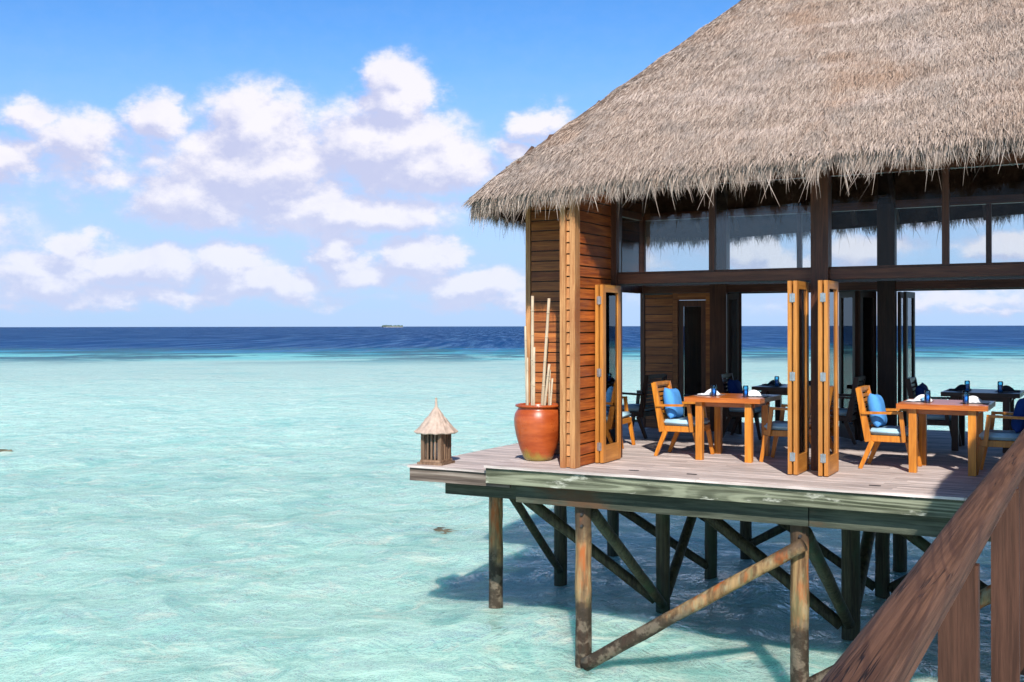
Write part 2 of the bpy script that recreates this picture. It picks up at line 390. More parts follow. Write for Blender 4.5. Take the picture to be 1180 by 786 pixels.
def water_mat():
    m, t, o = newmat('lagoon_water')
    pos = nd(t, 'ShaderNodeNewGeometry', out=0)
    sp = t.nodes.new('ShaderNodeSeparateXYZ'); t.links.new(pos, sp.inputs[0])
    # distance out to sea, measured square to the reef edge
    D = mth(t, 'ADD', mth(t, 'MULTIPLY', sp.outputs[0], -.474), mth(t, 'MULTIPLY', sp.outputs[1], .8805))
    L = mth(t, 'ADD', mth(t, 'MULTIPLY', sp.outputs[0], .8805), mth(t, 'MULTIPLY', sp.outputs[1], .474))
    DL = nd(t, 'ShaderNodeCombineXYZ', {0: L, 1: D, 2: 0.0})
    wob = noi(t, mapping(t, DL, (.02, .03, 1)), 1.0, 7, .68)
    Dw = mth(t, 'ADD', D, mth(t, 'MULTIPLY', mth(t, 'SUBTRACT', wob, .5), 110.0))
    f = mrange(t, Dw, 0, 420, 0, 1, smooth=False)
    c = ramp(t, f, [(0.0, (.57, .92, .79)), (.07, (.52, .82, .71)), (.20, (.46, .66, .59)), (.29, (.39, .61, .56)), (.335, (.20, .60, .60)),
                    (.375, (.07, .38, .47)), (.42, (.025, .18, .36)), (.47, (.010, .065, .21)), (1.0, (.008, .05, .17))])
    # patches of darker growth and paler sand, plus ripple contrast put into the colour
    p1 = noi(t, mapping(t, DL, (.16, .22, 1)), 1.0, 6, .62, .6)
    c = mixc(t, mth(t, 'MULTIPLY', mrange(t, p1, .50, .72), mrange(t, D, 30, 160, .42, .25)), c, mixc(t, mrange(t, D, 60, 200), (.12, .50, .49), (.03, .30, .42)))
    p2 = noi(t, mapping(t, DL, (1.0, 1.0, 1), (11, 5, 0)), 1.2, 6, .68, 1.2)
    p3 = noi(t, mapping(t, DL, (.8, .8, 1), (21, 15, 0)), 1.0, 6, .72, 1.0)
    near = mrange(t, D, 20, 130, 1, 0)
    c = mixc(t, mth(t, 'MULTIPLY', mrange(t, p3, .50, .64, 0, .60), near), c, (.22, .58, .52))
    c = mixc(t, mth(t, 'MULTIPLY', mrange(t, p2, .52, .66, 0, .6), near), c, (.84, .95, .80))
    reefp = noi(t, mapping(t, DL, (.045, .055, 1), (3, 8, 0)), 1.0, 7, .68, .5)
    rb = mth(t, 'MULTIPLY', mrange(t, D, 105, 140), mrange(t, D, 230, 170))
    wp = noi(t, mapping(t, DL, (.35, .014, 1), (5, 5, 0)), 1.0, 8, .76, .3)
    c = mixc(t, mth(t, 'MULTIPLY', mrange(t, wp, .50, .62, 0, .8), mrange(t, D, 120, 190)), c, (.075, .20, .40))
    c = mixc(t, mth(t, 'MULTIPLY', mrange(t, reefp, .44, .55, 0, .95), rb), c, (.028, .13, .18))
    # ripples: fine on top of the modelled waves
    xy = nd(t, 'ShaderNodeCombineXYZ', {0: sp.outputs[0], 1: sp.outputs[1], 2: 0.0})
    b1 = noi(t, xy, 1.5, 5, .60, .7)
    b2 = noi(t, mapping(t, xy, (1, 1, 1), (40, 3, 0)), 5.5, 3, .6, .5)
    b3 = noi(t, mapping(t, DL, (.25, .8, 1)), 1.0, 4, .6, .3)
    h = mth(t, 'ADD', mth(t, 'MULTIPLY', b1, .34), mth(t, 'MULTIPLY', b2, .075))
    h = mth(t, 'ADD', h, mth(t, 'MULTIPLY', mth(t, 'MULTIPLY', b3, .6), mrange(t, D, 60, 250)))
    nrm = nd(t, 'ShaderNodeBump', {'Strength': 1.0, 'Distance': 1.0, 'Height': h})
    gn = nd(t, 'ShaderNodeNewGeometry', out=1)
    nrm_soft = nd(t, 'ShaderNodeVectorMath', {0: nd(t, 'ShaderNodeVectorMath', {0: nrm, 1: nd(t, 'ShaderNodeVectorMath', {0: gn, 'Scale': .9}, operation='SCALE')}, operation='ADD')}, operation='NORMALIZE')
    fr = nd(t, 'ShaderNodeFresnel', {'IOR': 1.33, 'Normal': nrm})
    fr = mth(t, 'MINIMUM', fr, mth(t, 'MULTIPLY', mrange(t, D, 15, 250, .55, .15), mth(t, 'ADD', 1.0, mth(t, 'MULTIPLY', mrange(t, D, 100, 220), mrange(t, wp, .40, .62, -.55, 1.1)))))
    # light scatters about under the surface, so shade has soft edges
    body = nd(t, 'ShaderNodeSubsurfaceScattering', {'Color': c, 'Scale': .50, 'Radius': (.4, 1.0, 1.0), 'Normal': nrm_soft}, falloff='BURLEY')
    thr = nd(t, 'ShaderNodeBsdfTransparent', {0: (.76, .975, .92)})
    # foam flecks and the wash round the piles
    bm_ = nd(t, 'ShaderNodeMixShader', {0: mrange(t, D, 16, 50, .30, .0), 1: body, 2: thr})
    gl = nd(t, 'ShaderNodeBsdfGlossy', {'Roughness': mrange(t, D, 10, 300, .08, .35), 'Normal': nrm})
    mx = nd(t, 'ShaderNodeMixShader', {0: fr, 1: bm_, 2: gl})
    t.links.new(mx, o.inputs[0])
    return m
M['water'] = water_mat()


def bed_mat():
    m, t, o = newmat('seabed_sand')
    pos = nd(t, 'ShaderNodeNewGeometry', out=0)
    n = noi(t, pos, .5, 6, .65, .5)
    c = mixc(t, mrange(t, n, .35, .7), (.88, .84, .70), (.50, .50, .40))
    principled(t, o, c, .9, noi(t, pos, 2.5, 4, .6), .6, .1)
    return m
M['bed'] = bed_mat()


# ------------------------------------------------------------------ object helpers
def mesh_obj(name, bm, mat, parent=None, bevel=0, smooth=False, seg=1):
    if bevel:
        ed = [e for e in bm.edges if len(e.link_faces) == 2 and e.calc_face_angle(0) > .6]
        bmesh.ops.bevel(bm, geom=ed, offset=bevel, segments=seg, affect='EDGES', clamp_overlap=True)
    me = bpy.data.meshes.new(name)
    bm.to_mesh(me)
    bm.free()
    me.materials.append(mat)
    if smooth:
        me.polygons.foreach_set('use_smooth', [True] * len(me.polygons))
    o = bpy.data.objects.new(name, me)
    col.objects.link(o)
    if parent: o.parent = parent
    return o


def np_obj(name, V, F, mat, parent=None, smooth=False):
    me = bpy.data.meshes.new(name)
    V = np.asarray(V, np.float32); F = np.asarray(F, np.int32)
    k = F.shape[1]
    me.vertices.add(len(V)); me.vertices.foreach_set('co', V.ravel())
    me.loops.add(F.size); me.loops.foreach_set('vertex_index', F.ravel())
    me.polygons.add(len(F)); me.polygons.foreach_set('loop_start', np.arange(0, F.size, k, dtype=np.int32))
    me.polygons.foreach_set('use_smooth', np.full(len(F), smooth))
    me.update(calc_edges=True)
    me.materials.append(mat)
    o = bpy.data.objects.new(name, me)
    col.objects.link(o)
    if parent: o.parent = parent
    return o


def empty(name, loc=(0, 0, 0), rz=0.0):
    o = bpy.data.objects.new(name, None)
    o.empty_display_size = .2
    col.objects.link(o)
    o.location = loc
    o.rotation_euler = (0, 0, rz)
    return o


def tag(o, label=None, cat=None, group=None, kind=None):
    if label: o['label'] = label
    if cat: o['category'] = cat
    if group: o['group'] = group
    if kind: o['kind'] = kind
    return o


def box(bm, x0, x1, y0, y1, z0, z1):
    vs = [bm.verts.new((x, y, z)) for z in (z0, z1) for y in (y0, y1) for x in (x0, x1)]
    for f in ((0, 2, 3, 1), (4, 5, 7, 6), (0, 1, 5, 4), (2, 6, 7, 3), (0, 4, 6, 2), (1, 3, 7, 5)):
        bm.faces.new([vs[i] for i in f])


def bar(bm, p, q, w, h, ref=(0, 0, 1), w2=None, h2=None):
    """rectangular bar p->q; w across (perpendicular to ref), h along ref"""
    p, q = Vector(p), Vector(q)
    d = (q - p).normalized()
    u = d.cross(Vector(ref))
    if u.length < 1e-4: u = d.cross(Vector((0, 1, 0)))
    u.normalize(); v = u.cross(d).normalized()
    w2 = w2 or w; h2 = h2 or h
    a = [bm.verts.new(p + u * sx_ * w / 2 + v * sy_ * h / 2) for sx_, sy_ in ((-1, -1), (1, -1), (1, 1), (-1, 1))]
    b = [bm.verts.new(q + u * sx_ * w2 / 2 + v * sy_ * h2 / 2) for sx_, sy_ in ((-1, -1), (1, -1), (1, 1), (-1, 1))]
    bm.faces.new(a); bm.faces.new(b[::-1])
    for i in range(4):
        j = (i + 1) % 4
        bm.faces.new((a[i], b[i], b[j], a[j]))


def tube(bm, p, q, r0, r1, n=14, rings=1, wob=0.0, seed=0):
    p, q = Vector(p), Vector(q)
    d = (q - p).normalized()
    u = d.orthogonal().normalized(); v = d.cross(u)
    prev = None
    for k in range(rings + 1):
        s = k / rings
        c = p.lerp(q, s); r = r0 + (r1 - r0) * s
        ring = []
        for i in range(n):
            a = 2 * math.pi * i / n
            rr = r * (1 + wob * noise.noise(Vector((math.cos(a) * 1.3 + seed, math.sin(a) * 1.3, s * rings * .45))))
            ring.append(bm.verts.new(c + (u * math.cos(a) + v * math.sin(a)) * rr))
        if prev:
            for i in range(n):
                j = (i + 1) % n
                bm.faces.new((prev[i], prev[j], ring[j], ring[i]))
        else:
            bm.faces.new(ring[::-1])
        prev = ring
    bm.faces.new(prev)


def lathe(bm, prof, n=48, cap=True):
    prev = None
    for r, z in prof:
        ring = [bm.verts.new((r * math.cos(2 * math.pi * i / n), r * math.sin(2 * math.pi * i / n), z)) for i in range(n)]
        if prev:
            for i in range(n):
                j = (i + 1) % n
                bm.faces.new((prev[i], prev[j], ring[j], ring[i]))
        elif cap:
            bm.faces.new(ring[::-1])
        prev = ring
    if cap: bm.faces.new(prev)


def B(*boxes):
    bm = bmesh.new()
    for b in boxes: box(bm, *b)
    return bm


def copy_tree(o, parent=None):
    c = o.copy()
    col.objects.link(c)
    if parent is not None: c.parent = parent
    for ch in list(o.children): copy_tree(ch, c)
    return c


# ------------------------------------------------------------------ sea and sea bed
ZW = -2.25
W_DIRS = []
r_ = random.Random(3)
for i in range(46):
    lam = .55 * (1.09 ** i) if i < 30 else r_.uniform(1.2, 6)
    a = R(200) + r_.gauss(0, .75)
    W_DIRS.append((lam, a, r_.uniform(0, 6.28), .0034 * lam ** .8 * (1.0 if lam > 1.4 else .5)))


def sea_height(X, Y, spacing):
    Z = np.zeros_like(X)
    for lam, a, ph, amp in W_DIRS:
        k = 2 * math.pi / lam
        s = np.sin(k * (X * math.cos(a) + Y * math.sin(a)) + ph + .8 * np.sin(.35 * X + ph) + .8 * np.cos(.41 * Y + ph * 2))
        fade = np.clip((lam / np.maximum(spacing, 1e-3) - 2.5) / 3.0, 0, 1)
        Z += amp * fade * (1.0 - 1.35 * np.abs(s) ** 1.3 * (lam < 3.2) + (lam >= 3.2) * (s - 1.0))
    return Z


NA, rad = 900, [2.0]
while rad[-1] < 40000:
    rr = rad[-1]
    rad.append(rr * (1.012 if rr < 60 else 1.02 if rr < 400 else 1.08))
rad = np.array(rad)
th = np.linspace(0, 2 * np.pi, NA, endpoint=False)
RR, TT = np.meshgrid(rad, th, indexing='ij')
X, Y = RR * np.cos(TT) - 2.0, RR * np.sin(TT) + 4.0
Z = ZW + sea_height(X, Y, np.maximum(RR * .012, RR * 2 * np.pi / NA))
V = np.stack([X, Y, Z], -1).reshape(-1, 3)
i = np.arange(len(rad) - 1)[:, None] * NA; j = np.arange(NA)[None, :]; j2 = (j + 1) % NA
F = np.stack([i + j, i + NA + j, i + NA + j2, i + j2], -1).reshape(-1, 4)
V = np.vstack([V, [[-2.0, 4.0, ZW]]])
water = np_obj('water', V, F, M['water'], smooth=True)
tag(water, kind='structure')
fan = bmesh.new(); fan.free()

GX = np.linspace(-90, 90, 181)
X, Y = np.meshgrid(GX, GX + 40)
Z = -3.5 + .12 * np.sin(X * .7 + np.sin(Y * .5)) * np.cos(Y * .6 + 1.2 * np.sin(X * .3))
n = len(GX)
i = np.arange(n - 1)[:, None] * n; j = np.arange(n - 1)[None, :]
F = np.stack([i + j, i + j + 1, i + n + j + 1, i + n + j], -1).reshape(-1, 4)
V = np.stack([X, Y, Z], -1).reshape(-1, 3)
bed = np_obj('seabed', V, F, M['bed'], smooth=True)
tag(bed, kind='structure')
bm = B((-45000, 45000, -45000, 45000, -30.0, -29.0))
tag(mesh_obj('deep_seabed', bm, M['bed']), kind='structure')

# submerged coral heads
rocks = [(-11.15, 18.0, .70, .45, 'dark olive coral head just under the water, nearer one left of the front deck post'),
         (-10.5, 20.2, .42, .30, 'dark coral head just under the water, farther one behind the nearer coral'),
         (-30.3, 22.7, .45, .2, 'small dark rock breaking the water at the left edge of the view')]
for k, (x, y, a, b, lab) in enumerate(rocks):
    bm = bmesh.new()
    bmesh.ops.create_icosphere(bm, subdivisions=4, radius=1.0)
    for v in bm.verts:
        q = v.co.copy()
        nn_ = noise.fractal(q * 1.7 + Vector((k * 9, 0, 0)), 1.0, 2.0, 4)
        q *= 1 + .55 * nn_
        v.co = Vector((q.x * a, q.y * b * 1.6, q.z * .09 + .05 * noise.noise(q * 5.0)))
    o = mesh_obj('coral_rock', bm, M['coral'], smooth=True)
    o.location = (x, y, -2.30 - .055 * (k < 2))
    tag(o, lab, 'coral')

# the far island on the horizon
isl_root = empty('island', (0, 0, ZW))
isl_root.location = (-28.3 * 0, 0, 0)
ia = -28.3 + math.degrees(math.atan((452 - 590) / 1275))
ix, iy = 6000 * math.sin(R(ia)), 6000 * math.cos(R(ia))
isl_root.location = (ix, iy, ZW)
isl_root.rotation_euler = (0, 0, -R(ia))
bm = bmesh.new()
lathe(bm, [(1.0, -.5), (.97, .3), (.9, 1.5), (.5, 2.0)], 40)
for v in bm.verts: v.co.x *= 62; v.co.y *= 40
mesh_obj('beach', bm, M['beach'], isl_root, smooth=True)
bm = bmesh.new()
for k in range(60):
    m4 = Matrix.Translation((r_.uniform(-52, 52), r_.uniform(-25, 25), 3 + r_.uniform(0, 3))) @ Matrix.Diagonal((r_.uniform(5, 9), 7, r_.uniform(4, 7), 1))
    bmesh.ops.create_icosphere(bm, subdivisions=2, radius=1, matrix=m4)
for v in bm.verts: v.co += Vector((0, 0, 1)) * 1.5 * noise.noise(v.co * .3)
mesh_obj('woodland', bm, M['leaf'], isl_root)
tag(isl_root, kind='structure')

# ------------------------------------------------------------------ the deck on its piles
deck = empty('wooden_deck', (-6.3, 11.1, 0))
tag(deck, 'weathered timber deck standing on round piles over the turquoise lagoon', 'deck')


def P(name, bm, mat, parent, **kw):
    """mesh given in world coordinates, parented under an empty without moving"""
    o = mesh_obj(name, bm, mat, None, **kw)
    o.parent = parent
    o.matrix_parent_inverse = Matrix.Translation(-Vector(parent.location))
    return o


def boards(x0, x1, y0, y1, z0, z1, pitch=.112, gap=.006, joint=2.6, seed=1):
    bm = bmesh.new()
    rr_ = random.Random(seed)
    y = y0; row = 0
    while y < y1 - .02:
        w = min(pitch - gap, y1 - y)
        x = x0
        nxt = x0 + rr_.uniform(.5, 1) * joint
        while x < x1 - .01:
            e = min(nxt, x1)
            if x1 - e < .35: e = x1
            dz = rr_.uniform(-.0012, .0012)
            box(bm, x, e - (.003 if e < x1 else 0), y, y + w, z0, z1 + dz)
            x = e; nxt = e + joint
        y += pitch; row += 1
    return bm


P('decking', boards(-6.32, 5.0, 11.05, 18.0, -.028, 0, seed=2), M['deck'], deck, bevel=.003)
P('side_decking', boards(-7.43, -6.325, 11.14, 18.0, -.098, -.07, seed=3), M['deck'], deck, bevel=.003)
P('subfloor', B((-6.2, 4.9, 11.5, 17.9, -.19, -.10)), M['beam'], deck)
# front fascia is two lengths of plank
P('front_fascia', B((-6.315, 5.0, 11.085, 11.13, -.205, -.032)), M['fascia'], deck, bevel=.004)
P('side_fascia', B((-7.42, -6.05, 11.17, 11.215, -.255, -.102)), M['fascia_brown'], deck, bevel=.004)
P('end_fascia', B((-7.42, -7.375, 11.22, 18.0, -.255, -.102)), M['fascia_brown'], deck, bevel=.004)
P('edge_beam', B((-6.02, -2.67, 11.27, 11.34, -.43, -.207), (-2.66, 5.0, 11.272, 11.342, -.43, -.207)), M['beam'], deck, bevel=.004)
P('left_beam', B((-7.12, -6.0, 11.50, 11.57, -.44, -.26)), M['beam'], deck, bevel=.004)
P('rear_beam', B((-7.3, 5.0, 17.6, 17.68, -.43, -.207)), M['beam'], deck, bevel=.004)
P('mid_beam', B((-7.3, 5.0, 13.9, 13.98, -.44, -.26), (-7.3, 5.0, 15.95, 16.03, -.44, -.26)), M['beam'], deck, bevel=.004)
P('joist', B(*[(x, x + .06, 11.6, 17.6, -.258, -.192) for x in np.arange(-7.1, 4.9, .55)]), M['beam'], deck)
P('rear_fascia', B((-7.42, 5.0, 18.003, 18.04, -.205, -.032)), M['fascia'], deck, bevel=.004)

posts = {}
for gx, ys in ((-7.25, (13.0, 15.0, 17.0)), (-5.25, (11.45, 14.0, 16.05, 17.85)), (-2.8, (11.45, 14.0, 16.2, 17.7)), (-.35, (11.45, 14.0, 16.2, 17.8)), (2.1, (11.45, 14.0, 16.2, 17.8)), (4.6, (11.45, 14.0, 17.8))):
    for yy in ys:
        bm = bmesh.new()
        rp = .098 if not (gx == -2.8 and yy == 14.0) else .112
        rp *= random.uniform(.96, 1.05)
        tube(bm, (gx + random.uniform(-.01, .01), yy, -3.9), (gx, yy, -.26), rp * 1.03, rp * .97, 18, 26, .09, seed=gx * 3 + yy)
        P('support_post', bm, M['pile' if yy < 12 or gx < -7 and yy < 14 else 'pile_shade'], deck, smooth=True)


def brace(p, q, r=.068):
    bm = bmesh.new()
    tube(bm, p, q, r * 1.05, r * .92, 14, 18, .10, seed=p[0] + q[1])
    P('brace', bm, M['pile' if max(p[1], q[1]) < 12 else 'pile_shade'], deck, smooth=True)


brace((-5.17, 11.32, -2.20), (-2.72, 11.28, -.62), .074)
brace((-5.20, 11.55, -.50), (-5.22, 13.9, -2.10))
brace((-7.18, 13.08, -.50), (-7.22, 14.9, -2.05), .06)
brace((-7.15, 13.0, -.46), (-5.32, 13.9, -2.05), .075)
brace((-5.15, 14.0, -.50), (-2.90, 13.95, -2.10), .08)
brace((-7.15, 15.0, -.60), (-5.3, 16.0, -2.0))
brace((-5.25, 14.08, -2.05), (-5.25, 15.95, -.5))
brace((-2.78, 11.58, -.55), (-2.8, 13.9, -2.05), .075)
brace((-2.8, 14.1, -2.0), (-2.8, 16.1, -.5), .08)
brace((-5.2, 16.05, -.62), (-2.9, 16.2, -2.1))
brace((-7.2, 17.0, -.55), (-5.3, 17.85, -2.0))
brace((-5.2, 17.85, -2.0), (-2.85, 17.7, -.6))
brace((-2.7, 14.0, -.5), (-.4, 14.0, -2.1))
brace((-2.7, 16.2, -2.1), (-.4, 16.2, -.5))
brace((-2.7, 11.45, -2.1), (-.45, 11.4, -.6), .08)
brace((-.35, 11.6, -.5), (-.35, 13.9, -2.1))
# bolts through the piles
for x, y, z in ((-2.8, 11.345, -.55), (-5.25, 11.345, -.52)):
    for dz in (0, -.13):
        bm = bmesh.new(); tube(bm, (x + .03, y - .012, z + dz), (x + .03, y + .02, z + dz), .016, .016, 10)
        P('bolt', bm, M['iron'], deck)
# little floor sockets for the folding doors
for x, y in ((-4.62, 11.42), (-3.95, 11.42), (-2.05, 11.45), (-.9, 11.45)):
    P('floor_socket', B((x - .055, x + .055, y - .016, y + .016, .002, .006)), M['iron'], deck)

# ------------------------------------------------------------------ pavilion
pav = empty('pavilion', (-2.1, 14.3, 0))
tag(pav, 'open sided timber dining pavilion with a steep shaggy thatched roof', 'pavilion')

XL, XR, YF, YB = -7.0, 3.0, 11.02, 17.75
KR = .75


def roof_t(X, Y, xl=XL, xr=XR, yf=YF, yb=YB, k=KR):
    cx, cy, hx, hy = (xl + xr) / 2, (yf + yb) / 2, (xr - xl) / 2, (yb - yf) / 2
    A, Bq = np.abs(X - cx) - hx, np.abs(Y - cy) - hy
    return -(.5 * (A + Bq + np.sqrt((A - Bq) ** 2 + k * k)))


Z0, SL = 3.28, .98


def roof_z(t):
    # a rounded lip at the eave, then an even pitch
    tt = np.maximum(t, 0)
    return Z0 - .10 * np.exp(-tt / .12) + SL * tt


def sag(V):
    """the old thatch has settled at the seaward corner"""
    V = np.array(V, float)
    V[:, 2] += .042 * np.clip(V[:, 0] + 5.3, -1.0, 4.5)
    return V


def roof_shell(name, rect, parent, z_of, mat_top, mat_under, thick=.27, k=KR, N=420, Mr=46):
    xl, xr, yf, yb = rect
    cx, cy, hx, hy = (xl + xr) / 2, (yf + yb) / 2, (xr - xl) / 2, (yb - yf) / 2
    per = 2 * (xr - xl + yb - yf)
    s = np.linspace(0, per, N, endpoint=False)
    P0 = np.zeros((N, 2))
    a, b = xr - xl, yb - yf
    for q, v in enumerate(s):
        if v < a: P0[q] = (xl + v, yf)
        elif v < a + b: P0[q] = (xr, yf + v - a)
        elif v < 2 * a + b: P0[q] = (xr - (v - a - b), yb)
        else: P0[q] = (xl, yb - (v - 2 * a - b))
    rx = max(hx - hy, 0.01); ry = max(hy - hx, 0.01)
    Q0 = np.stack([np.clip(P0[:, 0], cx - rx, cx + rx), np.clip(P0[:, 1], cy - ry, cy + ry)], 1)
    lo = np.zeros(N); hi = np.full(N, .5)
    for _ in range(30):
        mid = (lo + hi) / 2
        pt = P0 + (Q0 - P0) * mid[:, None]
        t = roof_t(pt[:, 0], pt[:, 1], *rect, k)
        lo = np.where(t < 0, mid, lo); hi = np.where(t < 0, hi, mid)
    lam0 = (lo + hi) / 2
    fr = np.linspace(0, 1, Mr) ** 1.5
    top, bot = [], []
    for w in fr:
        lam = lam0 + (1 - lam0) * w
        pt = P0 + (Q0 - P0) * lam[:, None]
        t = roof_t(pt[:, 0], pt[:, 1], *rect, k)
        top.append(np.column_stack([pt, z_of(t)]))
        ti = np.maximum(t, 0)
        bot.append(np.column_stack([pt, z_of(ti) - thick * np.clip(.5 + ti * 1.2, 0, 1)]))
    def quads(flip, o0):
        i = np.arange(Mr - 1)[:, None] * N; j = np.arange(N)[None, :]; j2 = (j + 1) % N
        Fq = np.stack([i + j, i + j2, i + N + j2, i + N + j], -1).reshape(-1, 4) + o0
        return Fq[:, ::-1] if flip else Fq
    rim = np.stack([np.arange(N), N * Mr + np.arange(N), N * Mr + (np.arange(N) + 1) % N, (np.arange(N) + 1) % N], -1)
    V = np.vstack(top + bot)
    if parent is pav: V = sag(V); bot = [sag(q) for q in bot]; top = [sag(q) for q in top]
    o1 = np_obj(name, V[:N * Mr], quads(False, 0), mat_top, None, True)
    Vb = np.vstack(bot + [top[0]])
    rim = np.stack([np.arange(N), (np.arange(N) + 1) % N, N * Mr + (np.arange(N) + 1) % N, N * Mr + np.arange(N)], -1)
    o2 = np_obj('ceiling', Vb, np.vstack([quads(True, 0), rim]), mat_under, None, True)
    for o in (o1, o2):
        o.parent = parent
        o.matrix_parent_inverse = Matrix.Translation(-Vector(parent.location))
    o2.parent = o1; o2.matrix_parent_inverse = Matrix.Identity(4)
    return o1


def straw(rect, z_of, n_body, n_fringe, k=KR, bias=None, seed=5, fl=(.11, .30)):
    """blades lying down the slope and hanging off the eave"""
    g_ = np.random.default_rng(seed)
    xl, xr, yf, yb = rect
    def tf(X, Y): return roof_t(X, Y, *rect, k)
    def frame(X, Y):
        e = .01
        gx = -(tf(X + e, Y) - tf(X - e, Y)); gy = -(tf(X, Y + e) - tf(X, Y - e))
        l = np.hypot(gx, gy) + 1e-9
        return gx / l, gy / l
    out = []
    # body
    n = int(n_body * 1.25)
    X = g_.uniform(xl, xr, n); Y = g_.uniform(yf, yb, n)
    if bias is not None:
        keep = bias(X, Y, g_)
        X, Y = X[keep], Y[keep]
    t = tf(X, Y); m = t > .01
    X, Y, t = X[m], Y[m], t[m]
    ox, oy = frame(X, Y)
    Zs = z_of(t)
    slope = SL
    nrm = np.stack([ox * slope, oy * slope, np.ones_like(ox)], 1); nrm /= np.linalg.norm(nrm, axis=1)[:, None]
    dn = np.stack([ox, oy, -np.full_like(ox, slope)], 1); dn /= np.linalg.norm(dn, axis=1)[:, None]
    sd_ = np.cross(nrm, dn)
    n = len(X)
    a = g_.normal(0, .20, n)
    d = dn * np.cos(a)[:, None] + sd_ * np.sin(a)[:, None]
    s = np.cross(nrm, d)
    tw = g_.normal(0, .5, n)
    s = s * np.cos(tw)[:, None] + nrm * np.sin(tw)[:, None]
    L = g_.uniform(.10, .26, n); W = g_.uniform(.0020, .0048, n)
    p0 = np.stack([X, Y, Zs], 1) - nrm * .006
    lift = g_.uniform(.003, .022, n)
    ph = ((t + .05 * np.sin(X * 1.9) + .04 * np.sin(Y * 2.3 + X)) / .42) % 1.0
    lift = lift + .014 * np.exp(-((ph - .12) / .10) ** 2)
    p1 = p0 + d * (L * .55)[:, None] + nrm * lift[:, None]
    p2 = p0 + d * L[:, None] + nrm * (lift * g_.uniform(.4, 1.7, n))[:, None]
    out.append((p0, p1, p2, s, W))
    # fringe
    per = 2 * (xr - xl + yb - yf)
    n = n_fringe
    v = g_.uniform(0, per, n)
    aL, bL = xr - xl, yb - yf
    PX = np.where(v < aL, xl + v, np.where(v < aL + bL, xr, np.where(v < 2 * aL + bL, xr - (v - aL - bL), xl)))
    PY = np.where(v < aL, yf, np.where(v < aL + bL, yf + v - aL, np.where(v < 2 * aL + bL, yb, yb - (v - 2 * aL - bL))))
    cx, cy, hx, hy = (xl + xr) / 2, (yf + yb) / 2, (xr - xl) / 2, (yb - yf) / 2
    rx = max(hx - hy, 0.01); ry = max(hy - hx, .01)
    QX, QY = np.clip(PX, cx - rx, cx + rx), np.clip(PY, cy - ry, cy + ry)
    want = g_.uniform(0, .20, n) ** 1.0
    lo = np.zeros(n); hi = np.full(n, .7)
    for _ in range(26):
        mid = (lo + hi) / 2
        t = tf(PX + (QX - PX) * mid, PY + (QY - PY) * mid)
        lo = np.where(t < want, mid, lo); hi = np.where(t < want, hi, mid)
    X = PX + (QX - PX) * hi; Y = PY + (QY - PY) * hi
    t = tf(X, Y)
    ox, oy = frame(X, Y)
    o2 = np.stack([ox, oy, 0 * ox], 1); sd_ = np.stack([-oy, ox, 0 * ox], 1)
    clump = .5 + .5 * np.sin(v * 9.1 + 2 * np.sin(v * 3.3)) * np.sin(v * 23.7 + np.sin(v * 5.1))
    clump2 = .5 + .5 * np.sin(v * 61.0 + 3 * np.sin(v * 13.0))
    L = g_.uniform(fl[0], fl[1], n) * (.62 + .33 * clump + .22 * clump2)
    L *= np.where(g_.uniform(0, 1, n) > .97, 1.7, 1.0)
    a = g_.normal(0, .20, n) + .30 * np.sin(v * 17.0 + 4 * np.sin(v * 3.1))
    under = g_.uniform(0, 1, n)
    p0 = np.stack([X, Y, z_of(t) - .01 - .07 * under * np.clip(t / .2, .2, 1)], 1)
    d1 = o2 * .72 + np.array([0, 0, -.70]) + sd_ * (np.sin(a) * .35)[:, None]
    d2 = o2 * g_.uniform(.0, .34, n)[:, None] + np.array([0, 0, -1.0]) + sd_ * (np.sin(a) * .7)[:, None]
    d3 = o2 * g_.uniform(-.15, .25, n)[:, None] + np.array([0, 0, -1.0]) + sd_ * (np.sin(a) * .9 + g_.normal(0, .18, n))[:, None]
    over = np.maximum(t, 0) * 1.25 + .01
    p1 = p0 + d1 * over[:, None]
    p2 = p1 + d2 * (L * .5)[:, None]
    p3 = p2 + d3 * (L * .5)[:, None]
    tw = g_.normal(0, .8, n)
    s = sd_ * np.cos(tw)[:, None] + o2 * np.sin(tw)[:, None]
    W = g_.uniform(.0022, .0058, n)
    Vs, Fs, off = [], [], 0
    p0b, p1b, p2b, sb, Wb = out[0]
    nb = len(p0b)
    w = Wb[:, None]
    Vb = np.stack([p0b - sb * w, p0b + sb * w, p1b - sb * w, p1b + sb * w, p2b - sb * w * .25, p2b + sb * w * .25], 1).reshape(-1, 3)
    ib = np.arange(nb)[:, None] * 6
    Fb = np.concatenate([ib + [0, 1, 3, 2], ib + [2, 3, 5, 4]])
    w = W[:, None]
    Vf = np.stack([p0 - s * w, p0 + s * w, p1 - s * w, p1 + s * w, p2 - s * w * .8, p2 + s * w * .8, p3 - s * w * .15, p3 + s * w * .15], 1).reshape(-1, 3)
    jf = np.arange(n)[:, None] * 8
    Ff = np.concatenate([jf + [0, 1, 3, 2], jf + [2, 3, 5, 4], jf + [4, 5, 7, 6]])
    return (Vb, Fb), (Vf, Ff)


rect = (XL, XR, YF, YB)
roof = roof_shell('roof', rect, pav, roof_z, M['core'], M['under'])
front_bias = lambda X, Y, g_: (Y < 14.6) | (g_.uniform(0, 1, len(X)) < .18)
(bv, bf), (fv, ff) = straw(rect, roof_z, 430000, 46000, bias=front_bias)
for nm, v_, f_ in (('thatch', bv, bf), ('fringe', fv, ff)):
    o = np_obj(nm, sag(v_), f_, M['thatch'])
    o.parent = roof; o.matrix_parent_inverse = Matrix.Identity(4)
    o.matrix_parent_inverse = Matrix.Translation(-Vector(pav.location)) if False else Matrix.Identity(4)
